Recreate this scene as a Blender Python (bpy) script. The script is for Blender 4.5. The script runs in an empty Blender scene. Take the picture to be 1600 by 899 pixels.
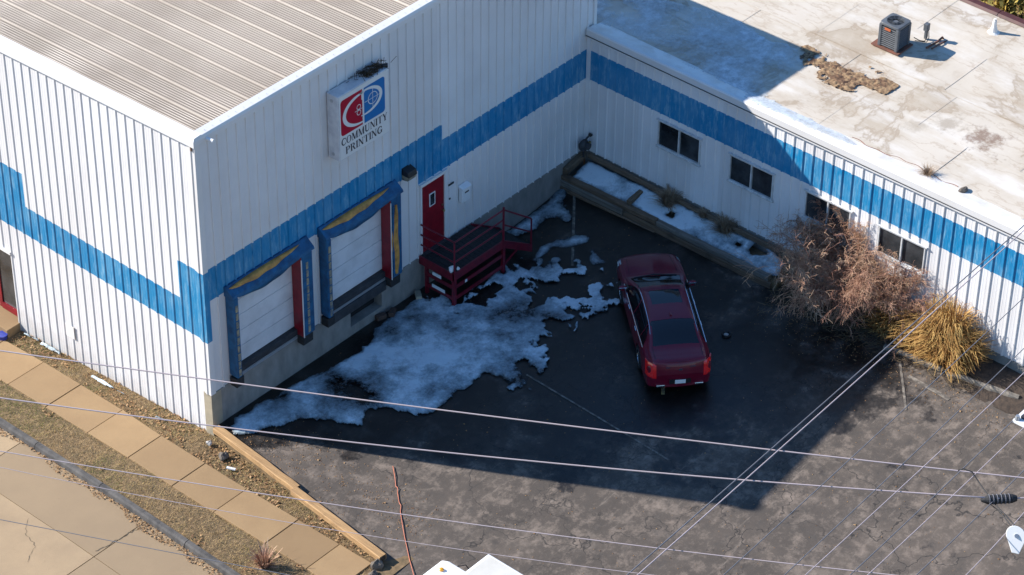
import bpy, math, random
import numpy as np
from mathutils import Vector, Matrix, Quaternion
random.seed(7); rng = np.random.default_rng(11)
S = bpy.context.scene
C = S.collection
PI = math.pi
# ------------------------------------------------------------------ camera
cd = bpy.data.cameras.new('camera'); cam = bpy.data.objects.new('camera', cd); C.objects.link(cam)
cd.sensor_width = 36.0; cd.lens = 4489.6/1600*36.0; cd.clip_start = 1.0; cd.clip_end = 2000
r_ = Vector((0.65696486, -0.75385357, 0.01009803)); u_ = Vector((0.45294314, 0.40536534, 0.79405381)); d_ = Vector((0.60269369, 0.51709161, -0.60776359))
cam.matrix_world = Matrix(((r_.x, u_.x, -d_.x, -36.1986), (r_.y, u_.y, -d_.y, -40.6590), (r_.z, u_.z, -d_.z, 45.7137), (0, 0, 0, 1)))
S.camera = cam
# ------------------------------------------------------------------ sky, sun, exposure
SUN = Vector((-0.745, 1.425, 1.0)).normalized()
w = bpy.data.worlds.new('World'); S.world = w; w.use_nodes = True
nt = w.node_tree; bg = nt.nodes['Background']; sky = nt.nodes.new('ShaderNodeTexSky'); sky.sky_type = 'NISHITA'; sky.sun_disc = False
sky.sun_elevation = math.asin(SUN.z); sky.sun_rotation = math.atan2(SUN.x, SUN.y)
sky.air_density = 1.4; sky.dust_density = 0.0; sky.ozone_density = 10.0
nt.links.new(sky.outputs[0], bg.inputs[0]); bg.inputs[1].default_value = 0.108
sd = bpy.data.lights.new('sun', 'SUN'); sd.energy = 5.0; sd.angle = math.radians(0.53); sd.color = (1.0, 0.95, 0.89)
so = bpy.data.objects.new('sun', sd); C.objects.link(so); so.rotation_euler = (-SUN).to_track_quat('-Z', 'Y').to_euler(); so.location = (-20, 40, 40)
S.view_settings.view_transform = 'Standard'; S.view_settings.look = 'None'; S.view_settings.gamma = 1.0
S.view_settings.use_curve_mapping = False; S.view_settings.exposure = 0.78
S.render.engine = 'CYCLES'

# ------------------------------------------------------------------ helpers
class MB:
    def __init__(s): s.v = []; s.f = []; s.m = []
    def add(s, vs, fs, m=0):
        o = len(s.v); s.v += [tuple(map(float, p)) for p in vs]; s.f += [tuple(i+o for i in q) for q in fs]; s.m += [m]*len(fs); return s
    def box(s, x0, x1, y0, y1, z0, z1, m=0):
        x0, x1 = sorted((x0, x1)); y0, y1 = sorted((y0, y1)); z0, z1 = sorted((z0, z1))
        return s.add([(x0,y0,z0),(x1,y0,z0),(x1,y1,z0),(x0,y1,z0),(x0,y0,z1),(x1,y0,z1),(x1,y1,z1),(x0,y1,z1)],
                     [(0,3,2,1),(4,5,6,7),(0,1,5,4),(1,2,6,5),(2,3,7,6),(3,0,4,7)], m)
    def beam(s, a, b, w, h, up=(0,0,1), m=0):
        a = Vector(a); b = Vector(b); d = (b-a).normalized(); up = Vector(up)
        if abs(d.dot(up)) > .99: up = Vector((1,0,0))
        r = d.cross(up).normalized(); u = r.cross(d)
        vs = [p + r*(i*w/2) + u*(j*h/2) for p in (a, b) for i, j in ((-1,-1),(1,-1),(1,1),(-1,1))]
        return s.add(vs, [(0,3,2,1),(4,5,6,7),(0,1,5,4),(1,2,6,5),(2,3,7,6),(3,0,4,7)][::1], m)
    def tube(s, pts, r, n=6, m=0, caps=True):
        pts = [Vector(p) for p in pts]; k = len(pts); rr = r if hasattr(r, '__len__') else [r]*k
        vs = []; t0 = (pts[1]-pts[0]).normalized(); nn = t0.orthogonal().normalized()
        for i, p in enumerate(pts):
            t = (pts[min(i+1,k-1)]-pts[max(i-1,0)]).normalized()
            nn = (nn - t*nn.dot(t)); nn = nn.normalized() if nn.length > 1e-6 else t.orthogonal().normalized()
            bb = t.cross(nn)
            for j in range(n):
                a = 2*PI*j/n; vs.append(p + (nn*math.cos(a) + bb*math.sin(a))*rr[i])
        fs = [(i*n+j, i*n+(j+1)%n, (i+1)*n+(j+1)%n, (i+1)*n+j) for i in range(k-1) for j in range(n)]
        if caps: fs += [tuple(range(n))[::-1], tuple(range((k-1)*n, k*n))]
        return s.add(vs, fs, m)
    def cyl(s, a, b, r, n=16, m=0): return s.tube([a, b], r, n, m)
    def prism(s, poly, o, u, v, t, m=0):          # polygon in plane (o,u,v) extruded by vector t
        o = Vector(o); u = Vector(u); v = Vector(v); t = Vector(t); n = len(poly)
        A = [o+u*p[0]+v*p[1] for p in poly]; B = [p+t for p in A]
        nrm = u.cross(v)
        ar = sum(poly[i][0]*poly[(i+1)%n][1]-poly[(i+1)%n][0]*poly[i][1] for i in range(n))
        flip = (nrm.dot(t) > 0) == (ar > 0)
        f = [tuple(range(n)), tuple(range(n, 2*n))[::-1]] + [(i, n+i, n+(i+1)%n, (i+1)%n) for i in range(n)]
        if flip: f = [q[::-1] for q in f]
        return s.add(A+B, f, m)
    def blob(s, c, rad, seed=0, n=10, m=0, amp=.25):
        rr = random.Random(seed); c = Vector(c); k = n//2; ph = [rr.uniform(0, 6.28) for _ in range(8)]
        vs = []
        for i in range(k+1):
            th = PI*i/k
            for j in range(n):
                a = 2*PI*j/n; d = Vector((math.sin(th)*math.cos(a), math.sin(th)*math.sin(a), math.cos(th)))
                q = 1+amp*(math.sin(2*a*1+ph[0]+th*2)*.4+math.sin(3*a+ph[1])*math.sin(th)*.4+rr.uniform(-.4,.4)*math.sin(th))
                vs.append(c+Vector((d.x*rad[0], d.y*rad[1], d.z*rad[2]))*q)
        fs = [(i*n+j, (i+1)*n+j, (i+1)*n+(j+1)%n, i*n+(j+1)%n) for i in range(k) for j in range(n)]
        return s.add(vs, fs, m)
    def build(s, name, mats, parent=None, smooth=False, bevel=0, kind=None):
        us = sorted({i for q in s.f for i in q})
        if len(us) < len(s.v):
            mp = {o: k for k, o in enumerate(us)}; s.v = [s.v[i] for i in us]; s.f = [tuple(mp[i] for i in q) for q in s.f]
        me = bpy.data.meshes.new(name); me.from_pydata(s.v, [], s.f)
        mats = mats if isinstance(mats, (list, tuple)) else [mats]
        for q in mats: me.materials.append(q)
        if len(mats) > 1: me.polygons.foreach_set('material_index', s.m)
        if smooth: me.polygons.foreach_set('use_smooth', [True]*len(me.polygons))
        me.update()
        return link(name, me, parent, bevel, kind)
def link(name, me, parent=None, bevel=0, kind=None):
    o = bpy.data.objects.new(name, me); C.objects.link(o); o.parent = parent
    if bevel:
        b = o.modifiers.new('bevel', 'BEVEL'); b.width = bevel; b.segments = 2; b.limit_method = 'ANGLE'
    if kind: o['kind'] = kind
    return o
def npmesh(name, v, f, mat, parent=None, kind=None, smooth=False, attr=None):
    me = bpy.data.meshes.new(name); v = np.asarray(v, np.float32); f = np.asarray(f, np.int32)
    me.vertices.add(len(v)); me.vertices.foreach_set('co', v.ravel()); k = f.shape[1]
    me.loops.add(f.size); me.loops.foreach_set('vertex_index', f.ravel()); me.polygons.add(len(f))
    me.polygons.foreach_set('loop_start', np.arange(0, f.size, k, dtype=np.int32))
    me.polygons.foreach_set('loop_total', np.full(len(f), k, np.int32))
    if smooth: me.polygons.foreach_set('use_smooth', np.ones(len(f), bool))
    me.update(calc_edges=True); me.validate(); me.materials.append(mat)
    if attr is not None:
        for an, av in attr.items():
            a = me.attributes.new(an, 'FLOAT', 'POINT'); a.data.foreach_set('value', np.asarray(av, np.float32))
    return link(name, me, parent, 0, kind)
def tag(o, label, cat, group=None):
    o['label'] = label; o['category'] = cat
    if group: o['group'] = group
    return o
def thing(name, label, cat, loc=(0,0,0), rz=0, group=None):
    o = bpy.data.objects.new(name, None); C.objects.link(o); o.location = loc; o.rotation_euler = (0,0,rz); o.empty_display_size = .2
    return tag(o, label, cat, group)
def struct(o): o['kind'] = 'structure'; return o
def vnoise(x, y, seed=0):
    x = np.asarray(x, float); y = np.asarray(y, float)
    def h(i, j):
        n = np.sin(i*127.1+j*311.7+seed*74.7)*43758.5453; return n-np.floor(n)
    i = np.floor(x); j = np.floor(y); fx = x-i; fy = y-j; fx = fx*fx*(3-2*fx); fy = fy*fy*(3-2*fy)
    return (h(i,j)*(1-fx)+h(i+1,j)*fx)*(1-fy)+(h(i,j+1)*(1-fx)+h(i+1,j+1)*fx)*fy
def fbm(x, y, seed=0, oct=4):
    t = 0; a = .5
    for k in range(oct): t = t+a*(vnoise(x*2**k, y*2**k, seed+k)-.5); a *= .5
    return t

# ------------------------------------------------------------------ materials
M = {}
def mat(name, col, rough=.6, metal=0, spec=.5, **kw):
    m = bpy.data.materials.new(name); m.use_nodes = True; n = m.node_tree; b = n.nodes['Principled BSDF']
    b.inputs['Base Color'].default_value = (*col, 1); b.inputs['Roughness'].default_value = rough
    b.inputs['Metallic'].default_value = metal; b.inputs['Specular IOR Level'].default_value = spec
    for k, v in kw.items(): b.inputs[k.replace('_', ' ')].default_value = v
    M[name] = m; return m
def tex(m, kind='ShaderNodeTexNoise', scale=5, detail=6, rough=.6, vec=None, dist=0):
    n = m.node_tree; t = n.nodes.new(kind); t.inputs['Scale'].default_value = scale
    if 'Detail' in t.inputs: t.inputs['Detail'].default_value = detail
    if 'Roughness' in t.inputs: t.inputs['Roughness'].default_value = rough
    if 'Distortion' in t.inputs: t.inputs['Distortion'].default_value = dist
    n.links.new(vec if vec is not None else coord(m), t.inputs['Vector']); return t
def coord(m, sc=None):
    n = m.node_tree; c = n.nodes.get('geo') or n.nodes.new('ShaderNodeNewGeometry'); c.name = 'geo'
    if sc is None: return c.outputs['Position']
    v = n.nodes.new('ShaderNodeVectorMath'); v.operation = 'MULTIPLY'; v.inputs[1].default_value = sc; n.links.new(c.outputs['Position'], v.inputs[0]); return v.outputs[0]
def ramp(m, fac, stops):
    n = m.node_tree; r = n.nodes.new('ShaderNodeValToRGB'); n.links.new(fac, r.inputs[0]); e = r.color_ramp.elements
    while len(e) < len(stops): e.new(.5)
    for q, (p, c) in zip(e, stops): q.position = p; q.color = (*c, 1) if len(c) == 3 else c
    return r.outputs[0]
def mix(m, a, b, fac, mode='MIX'):
    n = m.node_tree; x = n.nodes.new('ShaderNodeMix'); x.data_type = 'RGBA'; x.blend_type = mode
    for sock, val in ((x.inputs[6], a), (x.inputs[7], b), (x.inputs[0], fac)):
        if hasattr(val, 'links') or hasattr(val, 'is_linked'): n.links.new(val, sock)
        else: sock.default_value = (*val, 1) if hasattr(val, '__len__') else val
    return x.outputs[2]
def mth(m, op, a, b=0.0, clamp=False):
    n = m.node_tree; x = n.nodes.new('ShaderNodeMath'); x.operation = op; x.use_clamp = clamp
    for sock, val in zip(x.inputs, (a, b)):
        if hasattr(val, 'is_linked'): n.links.new(val, sock)
        else: sock.default_value = val
    return x.outputs[0]
def setin(m, sock, out): m.node_tree.links.new(out, m.node_tree.nodes['Principled BSDF'].inputs[sock])
def bump(m, h, st=.3, dist=.02):
    b = m.node_tree.nodes.new('ShaderNodeBump'); b.inputs['Strength'].default_value = st; b.inputs['Distance'].default_value = dist
    m.node_tree.links.new(h, b.inputs['Height']); setin(m, 'Normal', b.outputs[0])
G = lambda v: (v, v, v)
def noisy(name, c0, c1, scale=8, rough=.7, lo=.35, hi=.65, bst=0, bd=.01, sc=None, **kw):
    m = mat(name, c0, rough, **kw); t = tex(m, scale=scale, vec=coord(m, sc) if sc else None)
    setin(m, 'Base Color', ramp(m, t.outputs['Fac'], [(lo, c0), (hi, c1)]))
    if bst: bump(m, t.outputs['Fac'], bst, bd)
    return m
# painted steel
def paint(name, base, dirt, wear=None, rough=.45):
    m = mat(name, base, rough)
    big = tex(m, scale=.5, detail=5); st = tex(m, scale=1.0, detail=5, vec=coord(m, (5,5,.35)))
    c = mix(m, base, dirt, ramp(m, big.outputs['Fac'], [(.42, G(0)), (.8, G(.55))]))
    c = mix(m, c, dirt, ramp(m, st.outputs['Fac'], [(.58, G(0)), (.85, G(.2))]))
    if wear:
        wn = tex(m, scale=1.0, detail=8, rough=.75, vec=coord(m, (7,7,1.3)))
        c = mix(m, c, wear, ramp(m, wn.outputs['Fac'], [(.50, G(0)), (.66, G(.8))]))
        wb = tex(m, scale=1.3, detail=3); c = mix(m, c, wear, ramp(m, wb.outputs['Fac'], [(.42, G(0)), (.75, G(.3))]))
    if not wear:
        sp = m.node_tree.nodes.new('ShaderNodeSeparateXYZ'); m.node_tree.links.new(coord(m), sp.inputs[0]); gn = tex(m, scale=2.5, detail=7, rough=.7)
        c = mix(m, c, (.36,.30,.23), ramp(m, mth(m, 'ADD', mth(m, 'MULTIPLY', sp.outputs[2], -.55), gn.outputs['Fac']), [(.45, G(0)), (.95, G(.55))]))
        rs = tex(m, scale=1.0, detail=6, rough=.75, vec=coord(m, (9,9,.5))); rk = tex(m, scale=.9, detail=2); c = mix(m, c, (.30,.19,.12), mth(m, 'MULTIPLY', ramp(m, rs.outputs['Fac'], [(.64, G(0)), (.74, G(.6))]), ramp(m, rk.outputs['Fac'], [(.5, G(0)), (.65, G(1))])))
    oi = m.node_tree.nodes.new('ShaderNodeObjectInfo'); c = mix(m, c, dirt, mth(m, 'MULTIPLY', oi.outputs['Random'], .32))
    fine = tex(m, scale=60, detail=2); c = mix(m, c, dirt, ramp(m, fine.outputs['Fac'], [(.66, G(0)), (.8, G(.4))]))
    setin(m, 'Base Color', c); setin(m, 'Roughness', ramp(m, big.outputs['Fac'], [(.3, G(rough-.08)), (.7, G(rough+.15))]))
    return m
paint('white_steel', (.79,.78,.775), (.55,.52,.50)); paint('blue_steel', (.006,.225,.45), (.006,.16,.35), (.26,.47,.60), .5)
paint('trim_white', (.80,.78,.76), (.58,.55,.51))
m = paint('roof_steel', (.265,.215,.165), (.20,.16,.12), None, .45)
noisy('concrete_wall', (.30,.28,.25), (.17,.16,.145), 2.2, .85, .3, .75, .25, .01, sc=(1.6,1.6,.7))
noisy('concrete_corner', (.40,.34,.24), (.30,.26,.19), 3, .85)
# concrete sidewalk / street
def conc(name, a, b, speck):
    m = mat(name, a, .85); t = tex(m, scale=.9, detail=8, rough=.65); f = tex(m, scale=70, detail=3)
    inf = m.node_tree.nodes.new('ShaderNodeObjectInfo'); 
    c = ramp(m, t.outputs['Fac'], [(.3, a), (.7, b)]); c = mix(m, c, speck, ramp(m, f.outputs['Fac'], [(.5, G(0)), (.75, G(.55))]))
    c = mix(m, c, tuple(x*.72 for x in b), mth(m, 'MULTIPLY', inf.outputs['Random'], .7))
    s = tex(m, scale=3.2, detail=9, rough=.8); c = mix(m, c, tuple(x*.5 for x in b), ramp(m, s.outputs['Fac'], [(.6, G(0)), (.75, G(.5))]))
    setin(m, 'Base Color', c); bump(m, f.outputs['Fac'], .25, .004); return m
conc('sidewalk', (.375,.245,.12), (.30,.19,.092), (.19,.125,.065)); 
m = conc('street', (.40,.285,.165), (.31,.22,.13), (.20,.145,.09))
noisy('curb', (.05,.047,.045), (.12,.11,.10), 4, .9, .35, .7, .3)
noisy('joint_dirt', (.10,.08,.055), (.06,.05,.035), 20, .95)
noisy('soil', (.22,.145,.075), (.11,.08,.042), 6, 1, .35, .65, .5, .02)
# asphalt
m = mat('asphalt', (.1,.1,.1), .85)
n1 = tex(m, scale=.38, detail=9, rough=.66, dist=.9); n2 = tex(m, scale=2.6, detail=9, rough=.75); n3 = tex(m, scale=110, detail=2)
c = ramp(m, n1.outputs['Fac'], [(.32, (.058,.047,.038)), (.52, (.082,.066,.053)), (.72, (.125,.098,.076))])
c = mix(m, c, (.235,.185,.145), ramp(m, n2.outputs['Fac'], [(.50, G(0)), (.66, G(.75))]))
n6 = tex(m, scale=1.25, detail=10, rough=.78); c = mix(m, c, (.27,.215,.17), ramp(m, n6.outputs['Fac'], [(.52, G(0)), (.68, G(.6))]))
mp_ = m.node_tree.nodes.new('ShaderNodeMapping'); mp_.inputs['Rotation'].default_value = (0, 0, math.radians(-62)); mp_.inputs['Scale'].default_value = (.55, 3.2, 1); m.node_tree.links.new(coord(m), mp_.inputs['Vector'])
n4 = tex(m, scale=1.5, detail=8, rough=.72, vec=mp_.outputs[0]); c = mix(m, c, (.30,.245,.195), ramp(m, n4.outputs['Fac'], [(.60, G(0)), (.72, G(.6))])); c = mix(m, c, (.045,.038,.033), ramp(m, n4.outputs['Fac'], [(.30, G(.55)), (.42, G(0))]))
n5 = tex(m, scale=1.1, detail=4, rough=.5); c = mix(m, c, (.03,.027,.025), ramp(m, n5.outputs['Fac'], [(.66, G(0)), (.74, G(.7))]))
c = mix(m, c, (.05,.046,.042), ramp(m, n2.outputs['Fac'], [(.30, G(.6)), (.44, G(0))]))
c = mix(m, c, (.21,.185,.16), ramp(m, n3.outputs['Fac'], [(.56, G(0)), (.72, G(.4))]))
dv = tex(m, scale=1.3, detail=3); 
vv = m.node_tree.nodes.new('ShaderNodeVectorMath'); vv.operation = 'ADD'; vs_ = m.node_tree.nodes.new('ShaderNodeVectorMath'); vs_.operation = 'SCALE'; vs_.inputs['Scale'].default_value = 1.5
m.node_tree.links.new(dv.outputs['Color'], vs_.inputs[0]); m.node_tree.links.new(coord(m), vv.inputs[0]); m.node_tree.links.new(vs_.outputs[0], vv.inputs[1])
vo = m.node_tree.nodes.new('ShaderNodeTexVoronoi'); vo.feature = 'DISTANCE_TO_EDGE'; vo.inputs['Scale'].default_value = .30; m.node_tree.links.new(vv.outputs[0], vo.inputs['Vector'])
v2 = m.node_tree.nodes.new('ShaderNodeTexVoronoi'); v2.feature = 'DISTANCE_TO_EDGE'; v2.inputs['Scale'].default_value = 2.6; m.node_tree.links.new(vv.outputs[0], v2.inputs['Vector'])
al = tex(m, scale=.33, detail=3)
ck1 = ramp(m, vo.outputs['Distance'], [(.002, G(1)), (.008, G(0))]); ck2 = ramp(m, v2.outputs['Distance'], [(.012, G(1)), (.04, G(0))])
ck = mth(m, 'MAXIMUM', mth(m, 'MULTIPLY', ck1, ramp(m, n1.outputs['Fac'], [(.38, G(.1)), (.54, G(.9))])), mth(m, 'MULTIPLY', ck2, ramp(m, al.outputs['Fac'], [(.57, G(0)), (.63, G(.7))])))
c = mix(m, c, (.022,.02,.018), ck)
at = m.node_tree.nodes.new('ShaderNodeAttribute'); at.attribute_name = 'wet_shade'
wn = tex(m, scale=.8, detail=7, rough=.7); wet_shade = ramp(m, mth(m, 'ADD', at.outputs['Fac'], mth(m, 'MULTIPLY', mth(m, 'SUBTRACT', wn.outputs['Fac'], .5), 2.6)), [(.36, G(0)), (.52, G(.7)), (.80, G(1))])  # melt-water wetness plus building shade darkened into the asphalt colour
c = mix(m, c, mix(m, c, (.05,.056,.06), 1.0, 'MULTIPLY'), mth(m, 'MULTIPLY', wet_shade, .95))
setin(m, 'Base Color', c); setin(m, 'Roughness', ramp(m, wet_shade, [(0, G(.88)), (1, G(.33))]))
bump(m, mth(m, 'SUBTRACT', n3.outputs['Fac'], mth(m, 'MULTIPLY', ck, 2.0)), .35, .006)
noisy('faded_line', (.26,.225,.18), (.10,.085,.07), 7, .85, .36, .56)
noisy('faded_yellow', (.38,.27,.09), (.12,.10,.07), 14, .85, .42, .58)
# snow: attribute 'thick' 0..1
m = mat('snow', (.8,.82,.85), .55)
at = m.node_tree.nodes.new('ShaderNodeAttribute'); at.attribute_name = 'thick'
sn = tex(m, scale=4.5, detail=9, rough=.75); sp = tex(m, scale=15, detail=7, rough=.8)
f = mth(m, 'ADD', at.outputs['Fac'], mth(m, 'ADD', mth(m, 'MULTIPLY', mth(m, 'SUBTRACT', sn.outputs['Fac'], .5), 1.25), mth(m, 'MULTIPLY', mth(m, 'SUBTRACT', sp.outputs['Fac'], .5), .7)))
c = ramp(m, f, [(.05, (.035,.042,.046)), (.30, (.12,.15,.165)), (.60, (.31,.38,.41)), (.95, (.64,.73,.77))])
c = mix(m, c, (.06,.055,.05), ramp(m, sp.outputs['Fac'], [(.66, G(0)), (.74, G(.8))]))
setin(m, 'Alpha', ramp(m, mth(m, 'ADD', f, mth(m, 'MULTIPLY', mth(m, 'SUBTRACT', sp.outputs['Fac'], .5), .5)), [(-.0, G(0)), (.10, G(.85)), (.18, G(1))])); setin(m, 'Base Color', c); setin(m, 'Roughness', ramp(m, f, [(.1, G(.18)), (.6, G(.65))])); bump(m, mth(m, 'ADD', sn.outputs['Fac'], mth(m, 'MULTIPLY', sp.outputs['Fac'], .4)), .7, .03)
m = mat('frost', (.7,.75,.8), .6)
fn = tex(m, scale=.55, detail=6, rough=.6, dist=.5); fm = tex(m, scale=5, detail=7, rough=.75); at = m.node_tree.nodes.new('ShaderNodeAttribute'); at.attribute_name = 'thick'
ff0 = mth(m, 'ADD', mth(m, 'MULTIPLY', at.outputs['Fac'], .35), mth(m, 'ADD', mth(m, 'MULTIPLY', mth(m, 'SUBTRACT', fn.outputs['Fac'], .42), 2.2), mth(m, 'MULTIPLY', mth(m, 'SUBTRACT', fm.outputs['Fac'], .5), .8)))
setin(m, 'Alpha', ramp(m, ff0, [(.05, G(0)), (.75, G(.85))])); setin(m, 'Base Color', ramp(m, fm.outputs['Fac'], [(.35, (.50,.55,.58)), (.65, (.74,.79,.82))])); bump(m, fm.outputs['Fac'], .4, .015)
# wood
def wood(name, a, b, ax):
    sc = {'x': (1.2,22,22), 'y': (22,1.2,22), 'z': (22,22,1.2)}[ax]
    m = mat(name, a, .8); t = tex(m, scale=1, detail=7, rough=.65, vec=coord(m, sc)); k = tex(m, scale=2.2, detail=4)
    c = ramp(m, t.outputs['Fac'], [(.3, b), (.62, a)]); c = mix(m, c, tuple(x*.45 for x in b), ramp(m, k.outputs['Fac'], [(.55, G(0)), (.75, G(.6))]))
    setin(m, 'Base Color', c); bump(m, t.outputs['Fac'], .5, .012); return m
wood('planter_wood', (.20,.135,.085), (.085,.055,.035), 'y'); wood('planter_wood_grey', (.23,.20,.16), (.10,.085,.07), 'y'); wood('planter_wood_x', (.19,.13,.08), (.08,.055,.035), 'x')
wood('new_timber', (.46,.28,.125), (.27,.155,.068), 'y')
noisy('timber_end', (.03,.022,.018), (.06,.045,.03), 30, .9)
# dock
def seal(name, a, b):
    m = noisy(name, a, b, 5, .65, .35, .7, .4, .02); return m
seal('seal_blue', (.010,.115,.25), (.007,.05,.12)); seal('foam_yellow', (.66,.33,.07), (.30,.14,.035)); noisy('guide_stripe', (.36,.30,.19), (.12,.14,.15), 7, .7, .42, .6)
noisy('red_paint', (.26,.006,.016), (.17,.004,.012), 5, .42); noisy('red_steel', (.20,.008,.022), (.11,.006,.016), 7, .4)
noisy('door_white', (.72,.72,.73), (.50,.50,.50), 1.6, .45, .4, .8); mat('seam_dark', (.28,.29,.31), .6)
noisy('rubber', (.012,.012,.013), (.03,.028,.027), 12, .7); noisy('steel_dark', (.07,.07,.075), (.035,.035,.037), 6, .55, .3, .7, metal=.3)
mat('pit_black', (.01,.01,.011), .9)
noisy('deck_dark', (.009,.009,.010), (.025,.024,.024), 18, .75)
mat('white_plastic', (.78,.78,.77), .4); mat('black_plastic', (.015,.015,.016), .45); mat('sticker', (.75,.75,.74), .6)
mat('brass', (.55,.42,.2), .35, 1.0); mat('chrome', (.75,.75,.77), .12, 1.0); mat('galv', (.45,.46,.47), .5, .7)
# sign
mat('sign_white', (.74,.73,.70), .35); mat('sign_red', (.42,.006,.03), .35); mat('sign_blue', (.012,.16,.42), .35); mat('sign_ink', (.03,.022,.03), .5); noisy('sign_side', (.70,.70,.70), (.5,.5,.52), 3, .45)
noisy('nest', (.10,.06,.03), (.04,.025,.015), 30, .95)
m = noisy('glass_dark', (.012,.014,.016), (.07,.075,.08), 1.3, .08, .35, .7); mat('blind', (.42,.42,.40), .6)
noisy('window_frame', (.66,.66,.65), (.5,.49,.47), 6, .45)
# low roof membrane
m = mat('membrane', (.6,.55,.47), .8)
a1 = tex(m, scale=.42, detail=8, rough=.62, dist=.5); a2 = tex(m, scale=2.3, detail=9, rough=.75); a3 = tex(m, scale=.9, detail=6, vec=coord(m, (1.7,.5,1)))
c = ramp(m, a1.outputs['Fac'], [(.30, (.62,.555,.465)), (.48, (.55,.48,.385)), (.60, (.42,.345,.255)), (.72, (.52,.445,.35))])
c = mix(m, c, (.36,.28,.19), ramp(m, a2.outputs['Fac'], [(.60, G(0)), (.76, G(.55))])); c = mix(m, c, (.74,.71,.66), ramp(m, a3.outputs['Fac'], [(.52, G(0)), (.66, G(.55))]))
oi = m.node_tree.nodes.new('ShaderNodeObjectInfo'); c = mix(m, c, (.55,.48,.38), mth(m, 'MULTIPLY', oi.outputs['Random'], .35))
ring = ramp(m, a1.outputs['Fac'], [(.535, G(0)), (.552, G(.6)), (.560, G(.6)), (.585, G(0))]); c = mix(m, c, (.33,.25,.17), ring)
ring2 = ramp(m, a3.outputs['Fac'], [(.44, G(0)), (.455, G(.5)), (.462, G(.5)), (.48, G(0))]); c = mix(m, c, (.40,.31,.22), ring2)
for (sx, sy__, sr_, col) in ((16.85, -10.75, 1.1, (.17,.09,.05)), (16.95, -6.3, 1.3, (.30,.20,.12)), (17.2, -7.2, .9, (.38,.28,.18)), (16.9, -9.7, .8, (.36,.30,.23)), (17.9, -6.0, .9, (.40,.32,.23)), (16.2, -9.2, .6, (.42,.36,.28))):
    dn = m.node_tree.nodes.new('ShaderNodeVectorMath'); dn.operation = 'DISTANCE'; dn.inputs[1].default_value = (sx, sy__, 4.86); m.node_tree.links.new(coord(m), dn.inputs[0])
    ff_ = mth(m, 'ADD', mth(m, 'SUBTRACT', 1.0, mth(m, 'DIVIDE', dn.outputs['Value'], sr_)), mth(m, 'MULTIPLY', mth(m, 'SUBTRACT', a2.outputs['Fac'], .5), 3.2)); c = mix(m, c, col, ramp(m, ff_, [(.45, G(0)), (.95, G(.75))]))
ma = tex(m, scale=9, detail=6, rough=.8); c = mix(m, c, (.30,.23,.16), ramp(m, ma.outputs['Fac'], [(.62, G(0)), (.74, G(.35))]))
setin(m, 'Base Color', c); bump(m, a2.outputs['Fac'], .3, .01)
noisy('torn_roof', (.22,.125,.065), (.06,.03,.018), 6, .95, .35, .65, .6, .03); noisy('torn_foam', (.34,.22,.115), (.13,.07,.035), 9, .9, .4, .65, .5)
noisy('cant_white', (.80,.78,.74), (.60,.54,.47), 2.2, .7, .42, .75, .25); noisy('brown_cap', (.10,.03,.02), (.06,.018,.013), 4, .45)
noisy('rust_caulk', (.22,.08,.05), (.12,.06,.04), 8, .9)
# condenser
noisy('ac_grey', (.115,.125,.135), (.085,.092,.10), 5, .5); mat('ac_black', (.008,.008,.009), .6); mat('ac_label', (.5,.12,.04), .5)
# car
m = mat('car_paint', (.14,.002,.017), .32, 0, .3); b = m.node_tree.nodes['Principled BSDF']; b.inputs['Coat Weight'].default_value = .6; b.inputs['Coat Roughness'].default_value = .04
t = tex(m, scale=3, detail=6); setin(m, 'Roughness', ramp(m, t.outputs['Fac'], [(.3, G(.32)), (.7, G(.45))]))
mat('car_glass', (.006,.007,.009), .04, 0, .7); mat('tail_red', (.85,.012,.014), .15, Coat_Weight=1.0); mat('lamp_clear', (.55,.57,.6), .1, .6)
mat('tyre', (.012,.012,.013), .85); mat('alloy', (.42,.43,.45), .25, 1.0)
# plants
def leafmat(name, cols):
    m = mat(name, cols[0], .8); oi = m.node_tree.nodes.new('ShaderNodeAttribute'); oi.attribute_name = 'tint'
    k = len(cols); setin(m, 'Base Color', ramp(m, oi.outputs['Fac'], [(i/(k-1), c) for i, c in enumerate(cols)])); return m
leafmat('twig', [(.27,.125,.085), (.46,.26,.165), (.62,.42,.27)]); leafmat('gold_grass', [(.12,.05,.018), (.38,.19,.045), (.72,.46,.15)])
leafmat('dead_grass', [(.16,.09,.05), (.30,.20,.12), (.46,.34,.22)]); leafmat('lawn', [(.20,.115,.045), (.50,.34,.15), (.42,.30,.11), (.13,.155,.025)])
leafmat('litter', [(.13,.06,.025), (.30,.16,.06), (.40,.25,.12)]); leafmat('yellow_leaf', [(.16,.14,.03), (.34,.25,.05), (.42,.28,.05)])
noisy('rock', (.20,.165,.125), (.08,.065,.055), 9, .9, .35, .7, .6, .03); noisy('rock_pale', (.55,.52,.47), (.35,.32,.28), 4, .9)
mat('wire_light', (.46,.38,.38), .55); mat('wire_grey', (.15,.15,.165), .55); mat('wire_black', (.012,.012,.013), .5); noisy('orange_cord', (.62,.20,.11), (.46,.14,.08), 10, .6)
noisy('pole_wood', (.16,.11,.07), (.09,.06,.04), 4, .9, sc=(8,8,.6)); mat('amber', (.65,.30,.02), .3); mat('truck_white', (.80,.80,.78), .35); noisy('truck_roof', (.66,.63,.56), (.58,.55,.48), 2, .5)
mat('blue_plastic', (.03,.05,.30), .4); noisy('brick_dark', (.10,.055,.04), (.06,.04,.03), 9, .9)

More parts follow.
